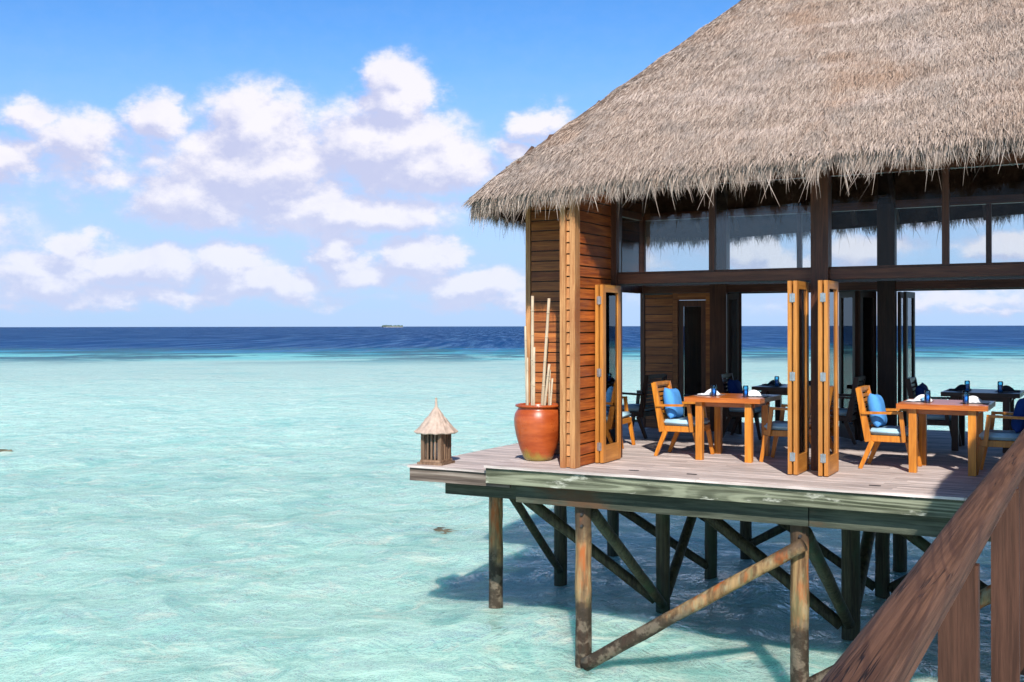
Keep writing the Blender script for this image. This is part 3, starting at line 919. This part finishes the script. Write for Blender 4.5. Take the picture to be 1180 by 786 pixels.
# ridge roll
bm = bmesh.new()
tube(bm, (-3.9, (YF + YB) / 2, 6.08), (-.25, (YF + YB) / 2, 6.08), .24, .24, 16, 20, .15)
P('ridge_cap', bm, M['core'], pav, smooth=True)

# rafters and battens under the thatch
bm = bmesh.new()
cy = (YF + YB) / 2
def rz(t): return Z0 + SL * t - .36
for x in np.arange(-5.9, 2.2, .62):
    tm = min(x - XL, XR - x, 3.3) - .12
    for sgn, y0 in ((1, YF), (-1, YB)):
        bm = bmesh.new(); bar(bm, (x, y0 + sgn * .25, rz(.25)), (x, y0 + sgn * tm, rz(tm)), .06, .09)
        P('rafter', bm, M['batten'], pav)
for y in np.arange(12.0, 17.0, .62):
    tm = min(y - YF, YB - y) - .12
    for sgn, x0 in ((1, XL), (-1, XR)):
        bm = bmesh.new(); bar(bm, (x0 + sgn * .25, y, rz(.25)), (x0 + sgn * tm, y, rz(tm)), .06, .09)
        P('rafter', bm, M['batten'], pav)
bm = bmesh.new()
for t in np.arange(.55, 3.1, .42):
    z = rz(t) + .075
    bar(bm, (XL + t + .3, YF + t, z), (XR - t - .3, YF + t, z), .05, .035)
    bar(bm, (XL + t + .3, YB - t, z), (XR - t - .3, YB - t, z), .05, .035)
    if YB - YF - 2 * t > .8:
        bar(bm, (XL + t, YF + t + .3, z), (XL + t, YB - t - .3, z), .05, .035)
        bar(bm, (XR - t, YF + t + .3, z), (XR - t, YB - t - .3, z), .05, .035)
P('battens', bm, M['batten'], pav)

YN, YFAR = 12.42, 16.3
TOPZ = 3.32


def cladding(name, axis, fixed, side, a0, a1, z0, z1, mat, pitch=.127, th=.024, gap=.015, parent=pav, seed=1):
    """lapped boards on one face; axis = direction the boards run"""
    bm = bmesh.new()
    rr_ = random.Random(seed)
    z = z0
    while z < z1 - .02:
        zt = min(z + pitch - gap, z1)
        o1 = th + rr_.uniform(-.001, .001); o0 = th * .55
        # lapped section: thick at the lower edge
        if axis == 'x':
            pts = [(fixed, z), (fixed + side * o1, z), (fixed + side * o0, zt), (fixed, zt)]
            A = [bm.verts.new((a0, p, q)) for p, q in pts]; Bv = [bm.verts.new((a1, p, q)) for p, q in pts]
        else:
            pts = [(fixed, z), (fixed + side * o1, z), (fixed + side * o0, zt), (fixed, zt)]
            A = [bm.verts.new((p, a0, q)) for p, q in pts]; Bv = [bm.verts.new((p, a1, q)) for p, q in pts]
        bm.faces.new(A); bm.faces.new(Bv[::-1])
        for i_ in range(4):
            j_ = (i_ + 1) % 4
            bm.faces.new((A[i_], Bv[i_], Bv[j_], A[j_]))
        z += pitch
    bmesh.ops.recalc_face_normals(bm, faces=bm.faces)
    return P(name, bm, mat, parent)


# --- wing wall that runs out to the deck edge (boards face the doorway)
WX = -5.30   # face
wing = P('wing_wall', B((-5.41, WX, 11.33, 12.50, .003, TOPZ)), M['black'], pav)
w = cladding('wall_boards', 'y', WX + .001, 1, 11.40, 12.33, .01, TOPZ, M['slat'], seed=3)
w2 = cladding('wall_boards', 'y', -5.411, -1, 11.40, 12.33, .01, TOPZ, M['slat'], seed=4)
P('corner_post', B((-5.45, -5.385, 11.262, 11.325, .003, 3.2)), M['corner'], pav, bevel=.004)
P('corner_post', B((-5.325, -5.262, 11.26, 11.398, .003, 3.2)), M['corner'], pav, bevel=.004)
w3 = cladding('wall_boards', 'x', 11.329, -1, -5.383, -5.327, .01, 3.2, M['corner'], th=.036, seed=5)
# --- front wall behind the pot
P('front_wall', B((-6.46, -5.42, YN, YN + .09, .003, TOPZ)), M['black'], pav)
cladding('wall_boards', 'x', YN - .001, -1, -6.40, -5.45, .01, TOPZ, M['slat_x'], seed=6)
P('corner_post', B((-6.475, -6.41, YN - .03, YN + .06, .003, TOPZ)), M['corner'], pav, bevel=.004)
# --- left side wall, solid for its front half, with the opening beyond
P('side_wall', B((-6.49, -6.42, YN + .10, 14.2, .003, TOPZ)), M['dark'], pav)
cladding('wall_boards', 'y', -6.491, -1, YN + .07, 14.2, .01, TOPZ, M['slat'], seed=7)
P('column', B((-6.50, -6.40, 14.2, 14.3, .003, TOPZ)), M['dark'], pav, bevel=.004)
P('side_beam', B((-6.49, -6.41, 14.3, 16.2, 2.11, 2.22)), M['dark'], pav, bevel=.004)
# --- back wall corner
P('column', B((-6.47, -6.40, 16.27, 16.34, .003, TOPZ)), M['dark'], pav, bevel=.004)
P('back_wall', B((-6.40, -5.93, YFAR, YFAR + .07, .003, 2.11)), M['dark'], pav)
cladding('wall_boards', 'x', YFAR - .001, -1, -6.39, -5.94, .01, 2.10, M['slat_x'], seed=8)

# --- columns
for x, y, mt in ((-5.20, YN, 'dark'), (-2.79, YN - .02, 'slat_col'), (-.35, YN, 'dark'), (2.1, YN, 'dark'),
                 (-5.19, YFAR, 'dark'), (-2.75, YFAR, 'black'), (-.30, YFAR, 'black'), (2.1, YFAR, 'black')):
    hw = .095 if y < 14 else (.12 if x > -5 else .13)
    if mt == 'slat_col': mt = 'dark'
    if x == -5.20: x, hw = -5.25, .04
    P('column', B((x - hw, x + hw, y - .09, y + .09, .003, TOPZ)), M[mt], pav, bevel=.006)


def bay(xa, xb, y, mull, mw=.035, mat='dark_x', gl='glass_clear'):
    P('lintel', B((xa, xb, y - .05, y + .05, 2.11, 2.225)), M[mat], pav, bevel=.005)
    P('track', B((xa, xb, y - .02, y + .02, 2.085, 2.108)), M['iron'], pav)
    P('top_plate', B((xa, xb, y - .05, y + .05, 3.25, 3.36)), M[mat], pav, bevel=.005)
    xs = [xa] + mull + [xb]
    fr = P('window_frame', B(*[(m - mw, m + mw, y - .035, y + .035, 2.228, 3.248) for m in mull],
                             *[(a + (mw if a in mull else 0), b - (mw if b in mull else 0), y - .02, y + .02, 2.228, 2.25) for a, b in zip(xs[:-1], xs[1:])]),
           M['dark'], pav)
    for a, b in zip(xs[:-1], xs[1:]):
        gp = P('window_pane', B((a + .01, b - .01, y - .003, y + .003, 2.245, 3.262)), M[gl], pav)
    # infill between the plate and the thatch
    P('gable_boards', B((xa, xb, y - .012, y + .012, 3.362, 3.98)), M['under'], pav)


bay(-5.21, -2.885, YN, [-4.04], gl='glass')
bay(-2.695, -.445, YN, [-1.50])
bay(-.255, 2.0, YN, [.87])
bay(-6.40, -5.32, YFAR, [], mat='dark_x')
bay(-5.06, -2.87, YFAR, [-3.98])
bay(-2.63, -.42, YFAR, [-1.42])
bay(-.18, 1.98, YFAR, [.9])
P('window_pane', B((-6.453, -6.447, 14.31, 16.24, 2.222, 3.24)), M['glass'], pav)
P('side_plate', B((-6.49, -6.41, 12.55, 16.2, 3.25, 3.36)), M['dark'], pav)
P('side_wall', B((2.12, 2.19, YN + .1, YFAR - .1, .003, TOPZ)), M['dark'], pav)
0 and P('tie_beam', B(*[(x - .05, x + .05, YN + .1, YFAR - .1, 3.22, 3.34) for x in (-5.19, -2.77, -.33)]), M['black'], pav)


# --- folding door leaves
def leaf(mt='door', w=.52, h=2.07, t=.042):
    """leaf in local coords: runs along +Y from 0 to w, thickness on X, base at z 0"""
    mx = 'door_x' if mt == 'door' else mt
    root = empty('folding_door')
    s = .075
    mesh_obj('stile', B((-t / 2, t / 2, 0, s, 0, h)), M[mt], root, bevel=.003)
    mesh_obj('stile', B((-t / 2, t / 2, w - s, w, 0, h)), M[mt], root, bevel=.003)
    mesh_obj('rail', B((-t / 2 + .001, t / 2 - .001, s, w - s, .0, .20)), M[mx], root, bevel=.003)
    mesh_obj('rail', B((-t / 2 + .001, t / 2 - .001, s, w - s, h - .085, h)), M[mx], root, bevel=.003)
    mesh_obj('pane', B((-.003, .003, s - .005, w - s + .005, .195, h - .08)), M['glass'], root)
    return root


def put_leaf(src, x, y, rz=0.0, hinge=True):
    c = copy_tree(src)
    c.parent = pav
    c.matrix_parent_inverse = Matrix.Translation(-Vector(pav.location))
    c.location = (x, y, .012); c.rotation_euler = (0, 0, rz)
    return c


def hinges(x, y):
    for z in (.20, 1.06, 1.90):
        bm = B((x - .028, x - .004, y - .006, y, z - .045, z + .045), (x + .004, x + .028, y - .006, y, z - .045, z + .045))
        tube(bm, (x, y - .006, z - .05), (x, y - .006, z + .05), .006, .006, 8)
        P('hinge', bm, M['steel'], pav)


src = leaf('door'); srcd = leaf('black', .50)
for x in (-5.172, -5.234):
    put_leaf(src, x, 11.80)
hinges(-5.203, 11.799)
for x in (-2.998, -2.936):
    put_leaf(src, x, 11.83)
hinges(-2.967, 11.829)
for x in (-2.680, -2.618):
    put_leaf(src, x, 11.85)
hinges(-2.649, 11.849)
for x in (-.62, -.55, -.10, -.04):
    put_leaf(src, x, 11.84)
# far leaves
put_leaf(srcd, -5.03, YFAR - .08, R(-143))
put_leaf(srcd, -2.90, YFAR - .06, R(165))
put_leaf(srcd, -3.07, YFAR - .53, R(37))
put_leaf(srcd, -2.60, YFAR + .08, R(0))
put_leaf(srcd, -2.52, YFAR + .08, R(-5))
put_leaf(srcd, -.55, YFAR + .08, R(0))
# closed dark door in the back corner
cd_ = empty('door'); cd_.parent = pav; cd_.matrix_parent_inverse = Matrix.Translation(-Vector(pav.location))
def PC(name, bm, mat, parent, **kw):
    o = mesh_obj(name, bm, mat, parent, **kw); return o
PC('door_frame', B((-5.93, -5.85, YFAR - .04, YFAR + .04, .005, 2.105), (-5.40, -5.33, YFAR - .04, YFAR + .04, .005, 2.105), (-5.85, -5.40, YFAR - .039, YFAR + .039, 2.0, 2.105)), M['slat_x'], cd_, bevel=.003)
PC('door_leaf', B((-5.845, -5.77, YFAR - .02, YFAR + .02, .01, 1.995), (-5.48, -5.405, YFAR - .02, YFAR + .02, .01, 1.995), (-5.77, -5.48, YFAR - .019, YFAR + .019, .01, .2), (-5.77, -5.48, YFAR - .019, YFAR + .019, 1.9, 1.995)), M['dark'], cd_)
PC('door_pane', B((-5.77, -5.48, YFAR - .003, YFAR + .003, .2, 1.9)), M['glass'], cd_)
PC('door_backing', B((-5.77, -5.48, YFAR + .03, YFAR + .035, .2, 1.9)), M['black'], cd_)
for q in (src, srcd):
    for ch in list(q.children): bpy.data.objects.remove(ch)
    bpy.data.objects.remove(q)


# ------------------------------------------------------------------ furniture
def chair_proto(wood_m, cushion_m):
    """armchair facing +X, origin on the floor under the seat"""
    rt = empty('armchair')
    W = M[wood_m]
    for s in (-1, 1):
        y = s * .245
        bm = bmesh.new(); bar(bm, (-.175, y, .31), (-.305, y, 0), .04, .055, (1, 0, 0), .034, .04)
        mesh_obj('leg', bm, W, rt, bevel=.004)
        bm = bmesh.new(); bar(bm, (.205, y, .31), (.262, y, 0), .04, .055, (1, 0, 0), .034, .04)
        mesh_obj('leg', bm, W, rt, bevel=.004)
        bm = bmesh.new(); bar(bm, (-.215, y, .305), (-.325, y, .90), .042, .075, (1, 0, 0), .04, .06)
        mesh_obj('back_post', bm, W, rt, bevel=.005)
        # arm with its bent front support
        ya = s * .268
        bm = bmesh.new()
        bar(bm, (-.285, ya, .625), (.155, ya, .635), .048, .028)
        arm = mesh_obj('armrest', bm, W, rt, bevel=.006)
        bm = bmesh.new(); bar(bm, (.135, ya, .62), (.17, ya, .315), .032, .045, (1, 0, 0))
        mesh_obj('arm_support', bm, W, arm, bevel=.004)
    bm = B((-.235, .235, -.222, -.198, .305, .375), (-.235, .235, .198, .222, .305, .375), (.21, .236, -.197, .197, .305, .374), (-.236, -.21, -.197, .197, .305, .374), (-.209, .209, -.197, .197, .34, .36))
    bmesh.ops.scale(bm, vec=(1, 1.08, 1), verts=bm.verts)
    mesh_obj('seat_frame', bm, W, rt, bevel=.004)
    bm = bmesh.new()
    for q in range(9):
        z = .43 + q * .054
        x = -.215 - .11 * (z - .305) / .595
        bar(bm, (x, -.225, z), (x, .225, z), .018, .034)
    bar(bm, (-.322, -.225, .886), (-.322, .225, .886), .05, .04)
    mesh_obj('backrest', bm, W, rt, bevel=.003)
    # cushion: rounded slab
    bm = bmesh.new()
    bmesh.ops.create_cube(bm, size=1, matrix=Matrix.Translation((.01, 0, .415)) @ Matrix.Diagonal((.455, .47, .072, 1)))
    bmesh.ops.bevel(bm, geom=list(bm.edges), offset=.024, segments=3, affect='EDGES')
    mesh_obj('cushion', bm, M[cushion_m], rt, smooth=True)
    return rt


def pillow_obj(mat, size=.38, seed=0):
    bm = bmesh.new()
    n = 16
    g_ = {}
    for sgn in (1, -1):
        for i_ in range(n + 1):
            for j_ in range(n + 1):
                u, v = -1 + 2 * i_ / n, -1 + 2 * j_ / n
                edge = (i_ in (0, n)) or (j_ in (0, n))
                if sgn == -1 and edge: g_[(sgn, i_, j_)] = g_[(1, i_, j_)]; continue
                th_ = .078 * ((1 - u ** 4) * (1 - v ** 4)) ** .55
                th_ *= 1 + .12 * noise.noise(Vector((u * 1.6 + seed, v * 1.6, sgn)))
                k = 1 - .07 * (1 - abs(v) ** 2) * abs(u) ** 4
                k2 = 1 - .07 * (1 - abs(u) ** 2) * abs(v) ** 4
                g_[(sgn, i_, j_)] = bm.verts.new((sgn * th_, u * size / 2 * k, v * size / 2 * k2))
    for sgn in (1, -1):
        for i_ in range(n):
            for j_ in range(n):
                f = [g_[(sgn, i_, j_)], g_[(sgn, i_ + 1, j_)], g_[(sgn, i_ + 1, j_ + 1)], g_[(sgn, i_, j_ + 1)]]
                bm.faces.new(f if sgn == 1 else f[::-1])
    return mesh_obj('pillow', bm, M[mat], smooth=True)


def place_pillow(chx, chy, facing, mat, label, seed, group='throw pillows on the armchairs', tilt=12, dy=0.0):
    o = pillow_obj(mat, .39, seed)
    d = 1 if facing > 0 else -1
    o.rotation_euler = (R(4 * (-1) ** seed), R(-tilt) * 1, 0 if d > 0 else math.pi)
    o.location = (chx - d * .165, chy + dy, .640)
    tag(o, label, 'pillow', group)
    return o


chA = chair_proto('orange', 'cushion')
chB = chair_proto('espresso', 'cushion')
used = {}


def place_chair(src_, x, y, rz, label, group):
    if src_.name not in used: c = src_; used[src_.name] = 1
    else: c = copy_tree(src_)
    c.location = (x, y, .002)
    c.rotation_euler = (0, 0, rz)
    tag(c, label, 'armchair', group)
    return c


G1, G2 = 'orange armchairs in the sunlit row', 'dark armchairs in the shaded rear row'
place_chair(chA, -4.60, 13.08, 0, 'orange slatted armchair with light blue pillow left of the nearer left table', G1)
place_chair(chA, -3.33, 13.10, math.pi, 'orange armchair tucked in right of the left table, partly behind the folded doors', G1)
place_chair(chA, -2.14, 13.02, 0, 'orange slatted armchair with light blue pillow left of the right front table', G1)
place_chair(chA, -.98, 13.02, math.pi, 'orange armchair with navy pillow at the far right, above the handrail', G1)
place_chair(chA, -5.86, 13.62, R(4), 'orange armchair mostly hidden behind the wing wall and its glass door', G1)
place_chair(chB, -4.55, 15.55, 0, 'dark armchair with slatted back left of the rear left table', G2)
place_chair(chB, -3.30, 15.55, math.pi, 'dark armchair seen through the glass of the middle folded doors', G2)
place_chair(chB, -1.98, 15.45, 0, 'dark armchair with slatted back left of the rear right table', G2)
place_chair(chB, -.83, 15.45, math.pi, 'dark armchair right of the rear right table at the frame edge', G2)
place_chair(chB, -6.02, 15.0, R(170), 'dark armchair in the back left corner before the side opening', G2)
place_pillow(-4.60, 13.08, 1, 'pillow', 'light blue pillow on the armchair left of the left front table', 1)
place_pillow(-3.33, 13.10, -1, 'pillow', 'blue pillow on the armchair half hidden by the middle folded doors', 2)
place_pillow(-2.14, 13.02, 1, 'pillow', 'light blue pillow on the armchair left of the right front table', 3)
place_pillow(-.98, 13.02, -1, 'navy', 'dark navy pillow on the armchair at the far right', 4)
place_pillow(-4.55, 15.55, 1, 'navy', 'dark navy pillow on the rear left slatted armchair', 5)
place_pillow(-1.98, 15.45, 1, 'navy', 'dark navy pillow on the armchair left of the rear right table', 6)
place_pillow(-.83, 15.45, -1, 'navy', 'dark navy pillow on the rear armchair at the right frame edge', 7)


def table_proto(m1, m2):
    rt = empty('dining_table')
    bm = bmesh.new()
    for q in range(6):
        y0 = -.46 + q * .1533
        box(bm, -.46, .46, y0, y0 + .1523, .695, .75)
    mesh_obj('tabletop', bm, M[m2], rt, bevel=.003)
    mesh_obj('apron', B((-.36, .36, -.335, -.31, .635, .693), (-.36, .36, .31, .335, .635, .693), (-.335, -.31, -.309, .309, .635, .692), (.31, .335, -.309, .309, .635, .692)), M[m2], rt)
    for sx_ in (-1, 1):
        for sy_ in (-1, 1):
            bm = B((sx_ * .30 - .04, sx_ * .30 + .04, sy_ * .36 - .04, sy_ * .36 + .04, 0, .634 if False else .6945))
            mesh_obj('leg', bm, M[m1], rt, bevel=.005)
    return rt


tA = table_proto('orange', 'orange_x'); tB = table_proto('espresso', 'orange_shade_x')
GT = 'square dining tables set for two'
for src_, x, y, lab in ((tA, -4.0, 13.08, 'orange square dining table, the left one of the sunlit front pair'),
                        (tA, -1.57, 13.05, 'orange square dining table at the right, just above the handrail'),
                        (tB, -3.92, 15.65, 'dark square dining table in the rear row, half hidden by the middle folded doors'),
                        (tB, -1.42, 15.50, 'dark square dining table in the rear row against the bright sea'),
                        ):
    if src_.name not in used: c = src_; used[src_.name] = 1
    else: c = copy_tree(src_)
    c.location = (x, y, .002)
    tag(c, lab, 'table', GT)


def tumbler(x, y, z, label, seed):
    bm = bmesh.new()
    lathe(bm, [(.026, 0), (.030, .006), (.033, .03), (.034, .075), (.031, .086), (.034, .097), (.033, .125), (.030, .14), (.028, .14), (.030, .12), (.029, .03), (.010, .012)], 20)
    rt = mesh_obj('tumbler', bm, M['blue_glass'], smooth=True)
    rt.location = (x, y, z)
    bm = bmesh.new()
    lathe(bm, [(.0255, .013), (.0265, .05), (.0265, .095)], 16)
    mesh_obj('candle', bm, M['blue_wax'], rt, smooth=True)
    tag(rt, label, 'glass', 'blue glass tumblers on the tables')


def napkin(x, y, z, rz, mat, label, group, sc=1.0):
    """folded cloth pulled up to a peak over a plate-sized mat"""
    bm = bmesh.new()
    n = 20
    vs = {}
    for i_ in range(n + 1):
        for j_ in range(n + 1):
            u, v = -1 + 2 * i_ / n, -1 + 2 * j_ / n
            hgt = .075 * max(0, 1 - abs(v) * 1.25) * max(0, 1 - ((u + .25) / .85) ** 2) if u < .6 else 0
            hgt = max(hgt, .010 + .010 * noise.noise(Vector((u * 3, v * 3, rz * 7))))
            taper = .45 + .55 * (u + 1) / 2
            vs[i_, j_] = bm.verts.new((u * .13, v * .075 * taper, hgt))
    for i_ in range(n):
        for j_ in range(n):
            bm.faces.new((vs[i_, j_], vs[i_ + 1, j_], vs[i_ + 1, j_ + 1], vs[i_, j_ + 1]))
    r = bmesh.ops.extrude_face_region(bm, geom=list(bm.faces))
    for v in [q for q in r['geom'] if isinstance(q, bmesh.types.BMVert)]: v.co.z -= .008
    bmesh.ops.recalc_face_normals(bm, faces=bm.faces)
    o = mesh_obj('napkin', bm, M[mat], smooth=True)
    o.location = (x, y, z + .006); o.rotation_euler = (0, 0, rz); o.scale = (sc, sc, sc)
    tag(o, label, 'napkin', group)


def placemat(x, y, z, label):
    o = mesh_obj('placemat', B((-.14, .14, -.19, .19, 0, .004)), M['mat_grey'])
    o.location = (x, y, z)
    tag(o, label, 'placemat', 'grey placemats on the tables')


def cutlery(x, y, z, label):
    bm = bmesh.new()
    bar(bm, (-.09, 0, .004), (.03, 0, .004), .010, .003, (0, 0, 1), .016, .003)
    bar(bm, (.03, 0, .004), (.10, 0, .004), .020, .003, (0, 0, 1), .012, .003)
    o = mesh_obj('knife', bm, M['steel'])
    o.location = (x, y, z + .004)
    tag(o, label, 'knife', 'knives laid on the tables')


ZT = .7525
for (tx, ty, nm, dk) in ((-4.0, 13.08, 'left front table', 0), (-1.57, 13.05, 'right front table', 0),
                         (-3.92, 15.65, 'rear left dark table', 1), (-1.42, 15.50, 'rear right dark table', 1)):
    placemat(tx - .29, ty, ZT, 'grey placemat on the left half of the ' + nm)
    placemat(tx + .29, ty, ZT, 'grey placemat on the right half of the ' + nm)
    tumbler(tx - .17, ty - .22, ZT, 'blue glass tumbler on the %s, the left of its two' % nm, 0)
    tumbler(tx + .22, ty - .22, ZT, 'blue glass tumbler on the %s, the right of its two' % nm, 1)
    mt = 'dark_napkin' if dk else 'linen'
    cw = 'dark' if dk else 'white'
    napkin(tx - .27, ty - .08, ZT + .004, R(180), mt, cw + ' folded napkin on the left placemat of the ' + nm, 'folded napkins on the tables')
    napkin(tx + .31, ty - .08, ZT + .004, R(8), mt, cw + ' folded napkin on the right placemat of the ' + nm, 'folded napkins on the tables')
    cutlery(tx - .29, ty + .15, ZT + .004, 'knife on the left placemat of the ' + nm)
    cutlery(tx + .29, ty + .15, ZT + .004, 'knife on the right placemat of the ' + nm)

# ------------------------------------------------------------------ pot with canes
bm = bmesh.new()
lathe(bm, [(.120, 0), (.150, .008), (.172, .05), (.212, .16), (.248, .30), (.268, .42), (.270, .50), (.258, .56), (.232, .605), (.222, .622), (.228, .632),
           (.252, .640), (.258, .652), (.252, .664), (.232, .668), (.215, .655), (.205, .62), (.215, .55), (.21, .40), (.12, .30)], 64)
pot = mesh_obj('plant_pot', bm, M['pot'], smooth=True)
pot.location = (-6.0, 11.80, .002)
pot.scale = (1.07, 1.07, 1.0)
tag(pot, 'large glossy terracotta pot holding pale canes beside the wing wall', 'pot')
canes = [(-.13, -.02, .10, 1.22, -.02, .011, 'third tallest pale cane, at the left side of the terracotta pot'),
         (-.08, .02, .05, 1.32, -.01, .013, 'thin pale cane second from the left in the terracotta pot'),
         (-.05, -.05, -.02, 1.96, .005, .016, 'tallest pale cane in the terracotta pot'),
         (-.01, -.10, 0, 1.35, .01, .012, 'short dull cane close against the tallest one in the pot'),
         (.03, .0, .12, 1.93, .10, .015, 'tall pale cane leaning right in the terracotta pot'),
         (.08, -.07, .10, 1.15, .09, .013, 'shorter cane leaning right, right of the tall leaning one'),
         (-.16, .03, .02, 1.60, -.03, .012, 'pale cane at the far left rim of the terracotta pot'),
         (.11, .05, .02, 1.08, .02, .010, 'slim dull cane at the back right of the terracotta pot'),
         (.16, -.05, .04, .98, .05, .010, 'shortest cane at the right rim of the terracotta pot')]
for x, y, ly, ht, lx, r, lab in canes:
    bm = bmesh.new()
    r *= 1.35
    tube(bm, (x, y, .31), (x + lx, y + ly * .3, ht), r * 1.05, r * .85, 10, 10, .05, seed=x * 40)
    nodes_ = max(2, int(ht / .35))
    for q in range(1, nodes_ + 1):
        s = q / (nodes_ + .6)
        c = Vector((x, y, .31)).lerp(Vector((x + lx, y + ly * .3, ht)), s)
        tube(bm, c - Vector((0, 0, .005)), c + Vector((0, 0, .005)), r * 1.12, r * 1.12, 10)
    o = mesh_obj('cane', bm, M['bamboo'], smooth=True)
    o.location = (-6.0, 11.80, .002)
    tag(o, lab, 'cane', 'canes standing in the terracotta pot')

# ------------------------------------------------------------------ lantern on the deck corner
LX, LY, LZ = -7.20, 11.42, -.069
lan = empty('lantern', (LX, LY, LZ), R(4))
tag(lan, 'small wooden deck lantern with a pale conical roof on the left deck corner', 'lantern')
mesh_obj('base', B((-.17, .17, -.17, .17, 0, .028), (-.145, .145, -.145, .145, .03, .055)), M['lantern_wood'], lan, bevel=.004)
for sx_ in (-1, 1):
    for sy_ in (-1, 1):
        mesh_obj('corner_post', B((sx_ * .115 - .022, sx_ * .115 + .022, sy_ * .115 - .022, sy_ * .115 + .022, .056, .40)), M['lantern_wood'], lan, bevel=.003)
bm = bmesh.new()
for q in (-.052, 0, .052):
    for f_ in (-.118, .118):
        box(bm, q - .011, q + .011, f_ - .008, f_ + .008, .056, .40)
        box(bm, f_ - .008, f_ + .008, q - .011, q + .011, .056, .40)
mesh_obj('slats', bm, M['lantern_wood'], lan)
mesh_obj('pane', B(*[(-.09, .09, s * .100 - .002, s * .100 + .002, .056, .40) for s in (-1, 1)], *[(s * .100 - .002, s * .100 + .002, -.09, .09, .056, .40) for s in (-1, 1)]), M['glass'], lan)
bm = bmesh.new(); tube(bm, (0, 0, .056), (0, 0, .25), .03, .03, 16)
mesh_obj('candle', bm, M['linen'], lan)
bm = bmesh.new()
prev = None; n = 40
for r, z in ((.262, .380), (.268, .390), (.205, .45), (.195, .462), (.145, .515), (.14, .528), (.09, .585), (.085, .598), (.045, .655), (.018, .69), (.012, .78), (.015, .80)):
    ring = []
    for i_ in range(n):
        a = 2 * math.pi * i_ / n
        rr_ = r * (1 + (.035 * math.sin(a * 13 + z * 9) if r > .06 else 0)); zz_ = z + (.006 * math.sin(a * 11 + r * 40) if r > .05 else 0)
        ring.append(bm.verts.new((rr_ * math.cos(a), rr_ * math.sin(a), zz_)))
    if prev:
        for i_ in range(n): bm.faces.new((prev[i_], prev[(i_ + 1) % n], ring[(i_ + 1) % n], ring[i_]))
    else: bm.faces.new(ring[::-1])
    prev = ring
bm.faces.new(prev)
mesh_obj('cone_roof', bm, M['lampshingle'], lan)

# ------------------------------------------------------------------ walkway and its railing
wk = empty('walkway', (.7, 3, 0))
tag(wk, kind='structure')
bm = bmesh.new()
y = -6.0
while y < 11.0:
    box(bm, -.27, 1.9, y, y + .108, -.028, random.uniform(-.001, .001)); y += .114
P('planks', bm, M['deck'], wk, bevel=.003)
P('bearers', B((-.26, -.20, -6, 11.0, -.24, -.032), (1.8, 1.86, -6, 11.0, -.24, -.032)), M['beam'], wk)


def railing(x, y0, y1, label, ys, flip=1):
    rt = empty('railing', (x, y0, 0))
    tag(rt, label, 'railing', None)
    L = y1 - y0
    # half-round moulded top rail
    prof = [(px_ * .80, pz_) for px_, pz_ in [(-.066, 0), (-.069, .010), (-.068, .024), (-.058, .040), (-.040, .051), (-.018, .056), (.018, .056), (.040, .051), (.058, .040), (.068, .024), (.069, .010), (.066, 0)]]
    bm = bmesh.new()
    prev = None
    K = int(L / .25)
    for q in range(K + 1):
        s = q / K * L
        dx = .0015 * math.sin(s * 1.7) + .001 * math.sin(s * 4.1)
        ring = [bm.verts.new((px_ + dx, s, .985 + pz_ + .001 * math.sin(s * 2.3))) for px_, pz_ in prof]
        if prev:
            for i_ in range(len(prof)):
                j_ = (i_ + 1) % len(prof)
                bm.faces.new((prev[i_], prev[j_], ring[j_], ring[i_]))
        else: bm.faces.new(ring)
        prev = ring
    bm.faces.new(prev[::-1])
    bmesh.ops.recalc_face_normals(bm, faces=bm.faces)
    mesh_obj('handrail', bm, M['rail'], rt, smooth=True)
    mesh_obj('under_rail', B((-.036, .042, 0, L, .945, .983)), M['rail'], rt, bevel=.006)
    for yy in ys:
        mesh_obj('baluster', B((-.052, .052, yy - y0 - .022, yy - y0 + .022, -.24, .943)), M['rail_post'], rt, bevel=.004)
    return rt


railing(-.364, .9, 11.05, 'brown timber handrail on broad flat balusters sloping across the lower right corner', [1.72, 3.28, 4.86, 6.42, 7.98, 9.54])
railing(1.82, -4, 7.2, 'second walkway railing of brown timber, on the far side of the walkway', [-3.5 + 1.33 * q for q in range(8)])

# thatched entrance porch to the right of the walkway, whose shade falls on the deck
por = empty('entrance_porch', (2.6, 9.0, 0))
tag(por, 'thatched entrance porch on round posts standing right of the walkway', 'porch')
prect = (.28, 5.2, 6.9, 11.0)
zp = lambda t: 3.07 - .10 * np.exp(-np.maximum(t, 0) / .12) + SL * np.maximum(t, 0)
pr = roof_shell('roof', prect, por, zp, M['core'], M['under'], N=200, Mr=20, k=.5)
(bv, bf), (fv, ff) = straw(prect, zp, 16000, 9000, k=.5, seed=9)
for nm, v_, f_ in (('thatch', bv, bf), ('fringe', fv, ff)):
    o = np_obj(nm, v_, f_, M['thatch'])
    o.parent = pr; o.matrix_parent_inverse = Matrix.Identity(4)
P('platform', B((1.92, 5.0, 7.0, 11.0, -.03, -.002)), M['deck'], por)
for x in (2.0, 4.9):
    for yy in (7.2, 10.7):
        bm = bmesh.new(); tube(bm, (x, yy, -3.9), (x, yy, 3.3), .09, .08, 14, 8, .05)
        P('post', bm, M['pile'], por, smooth=True)
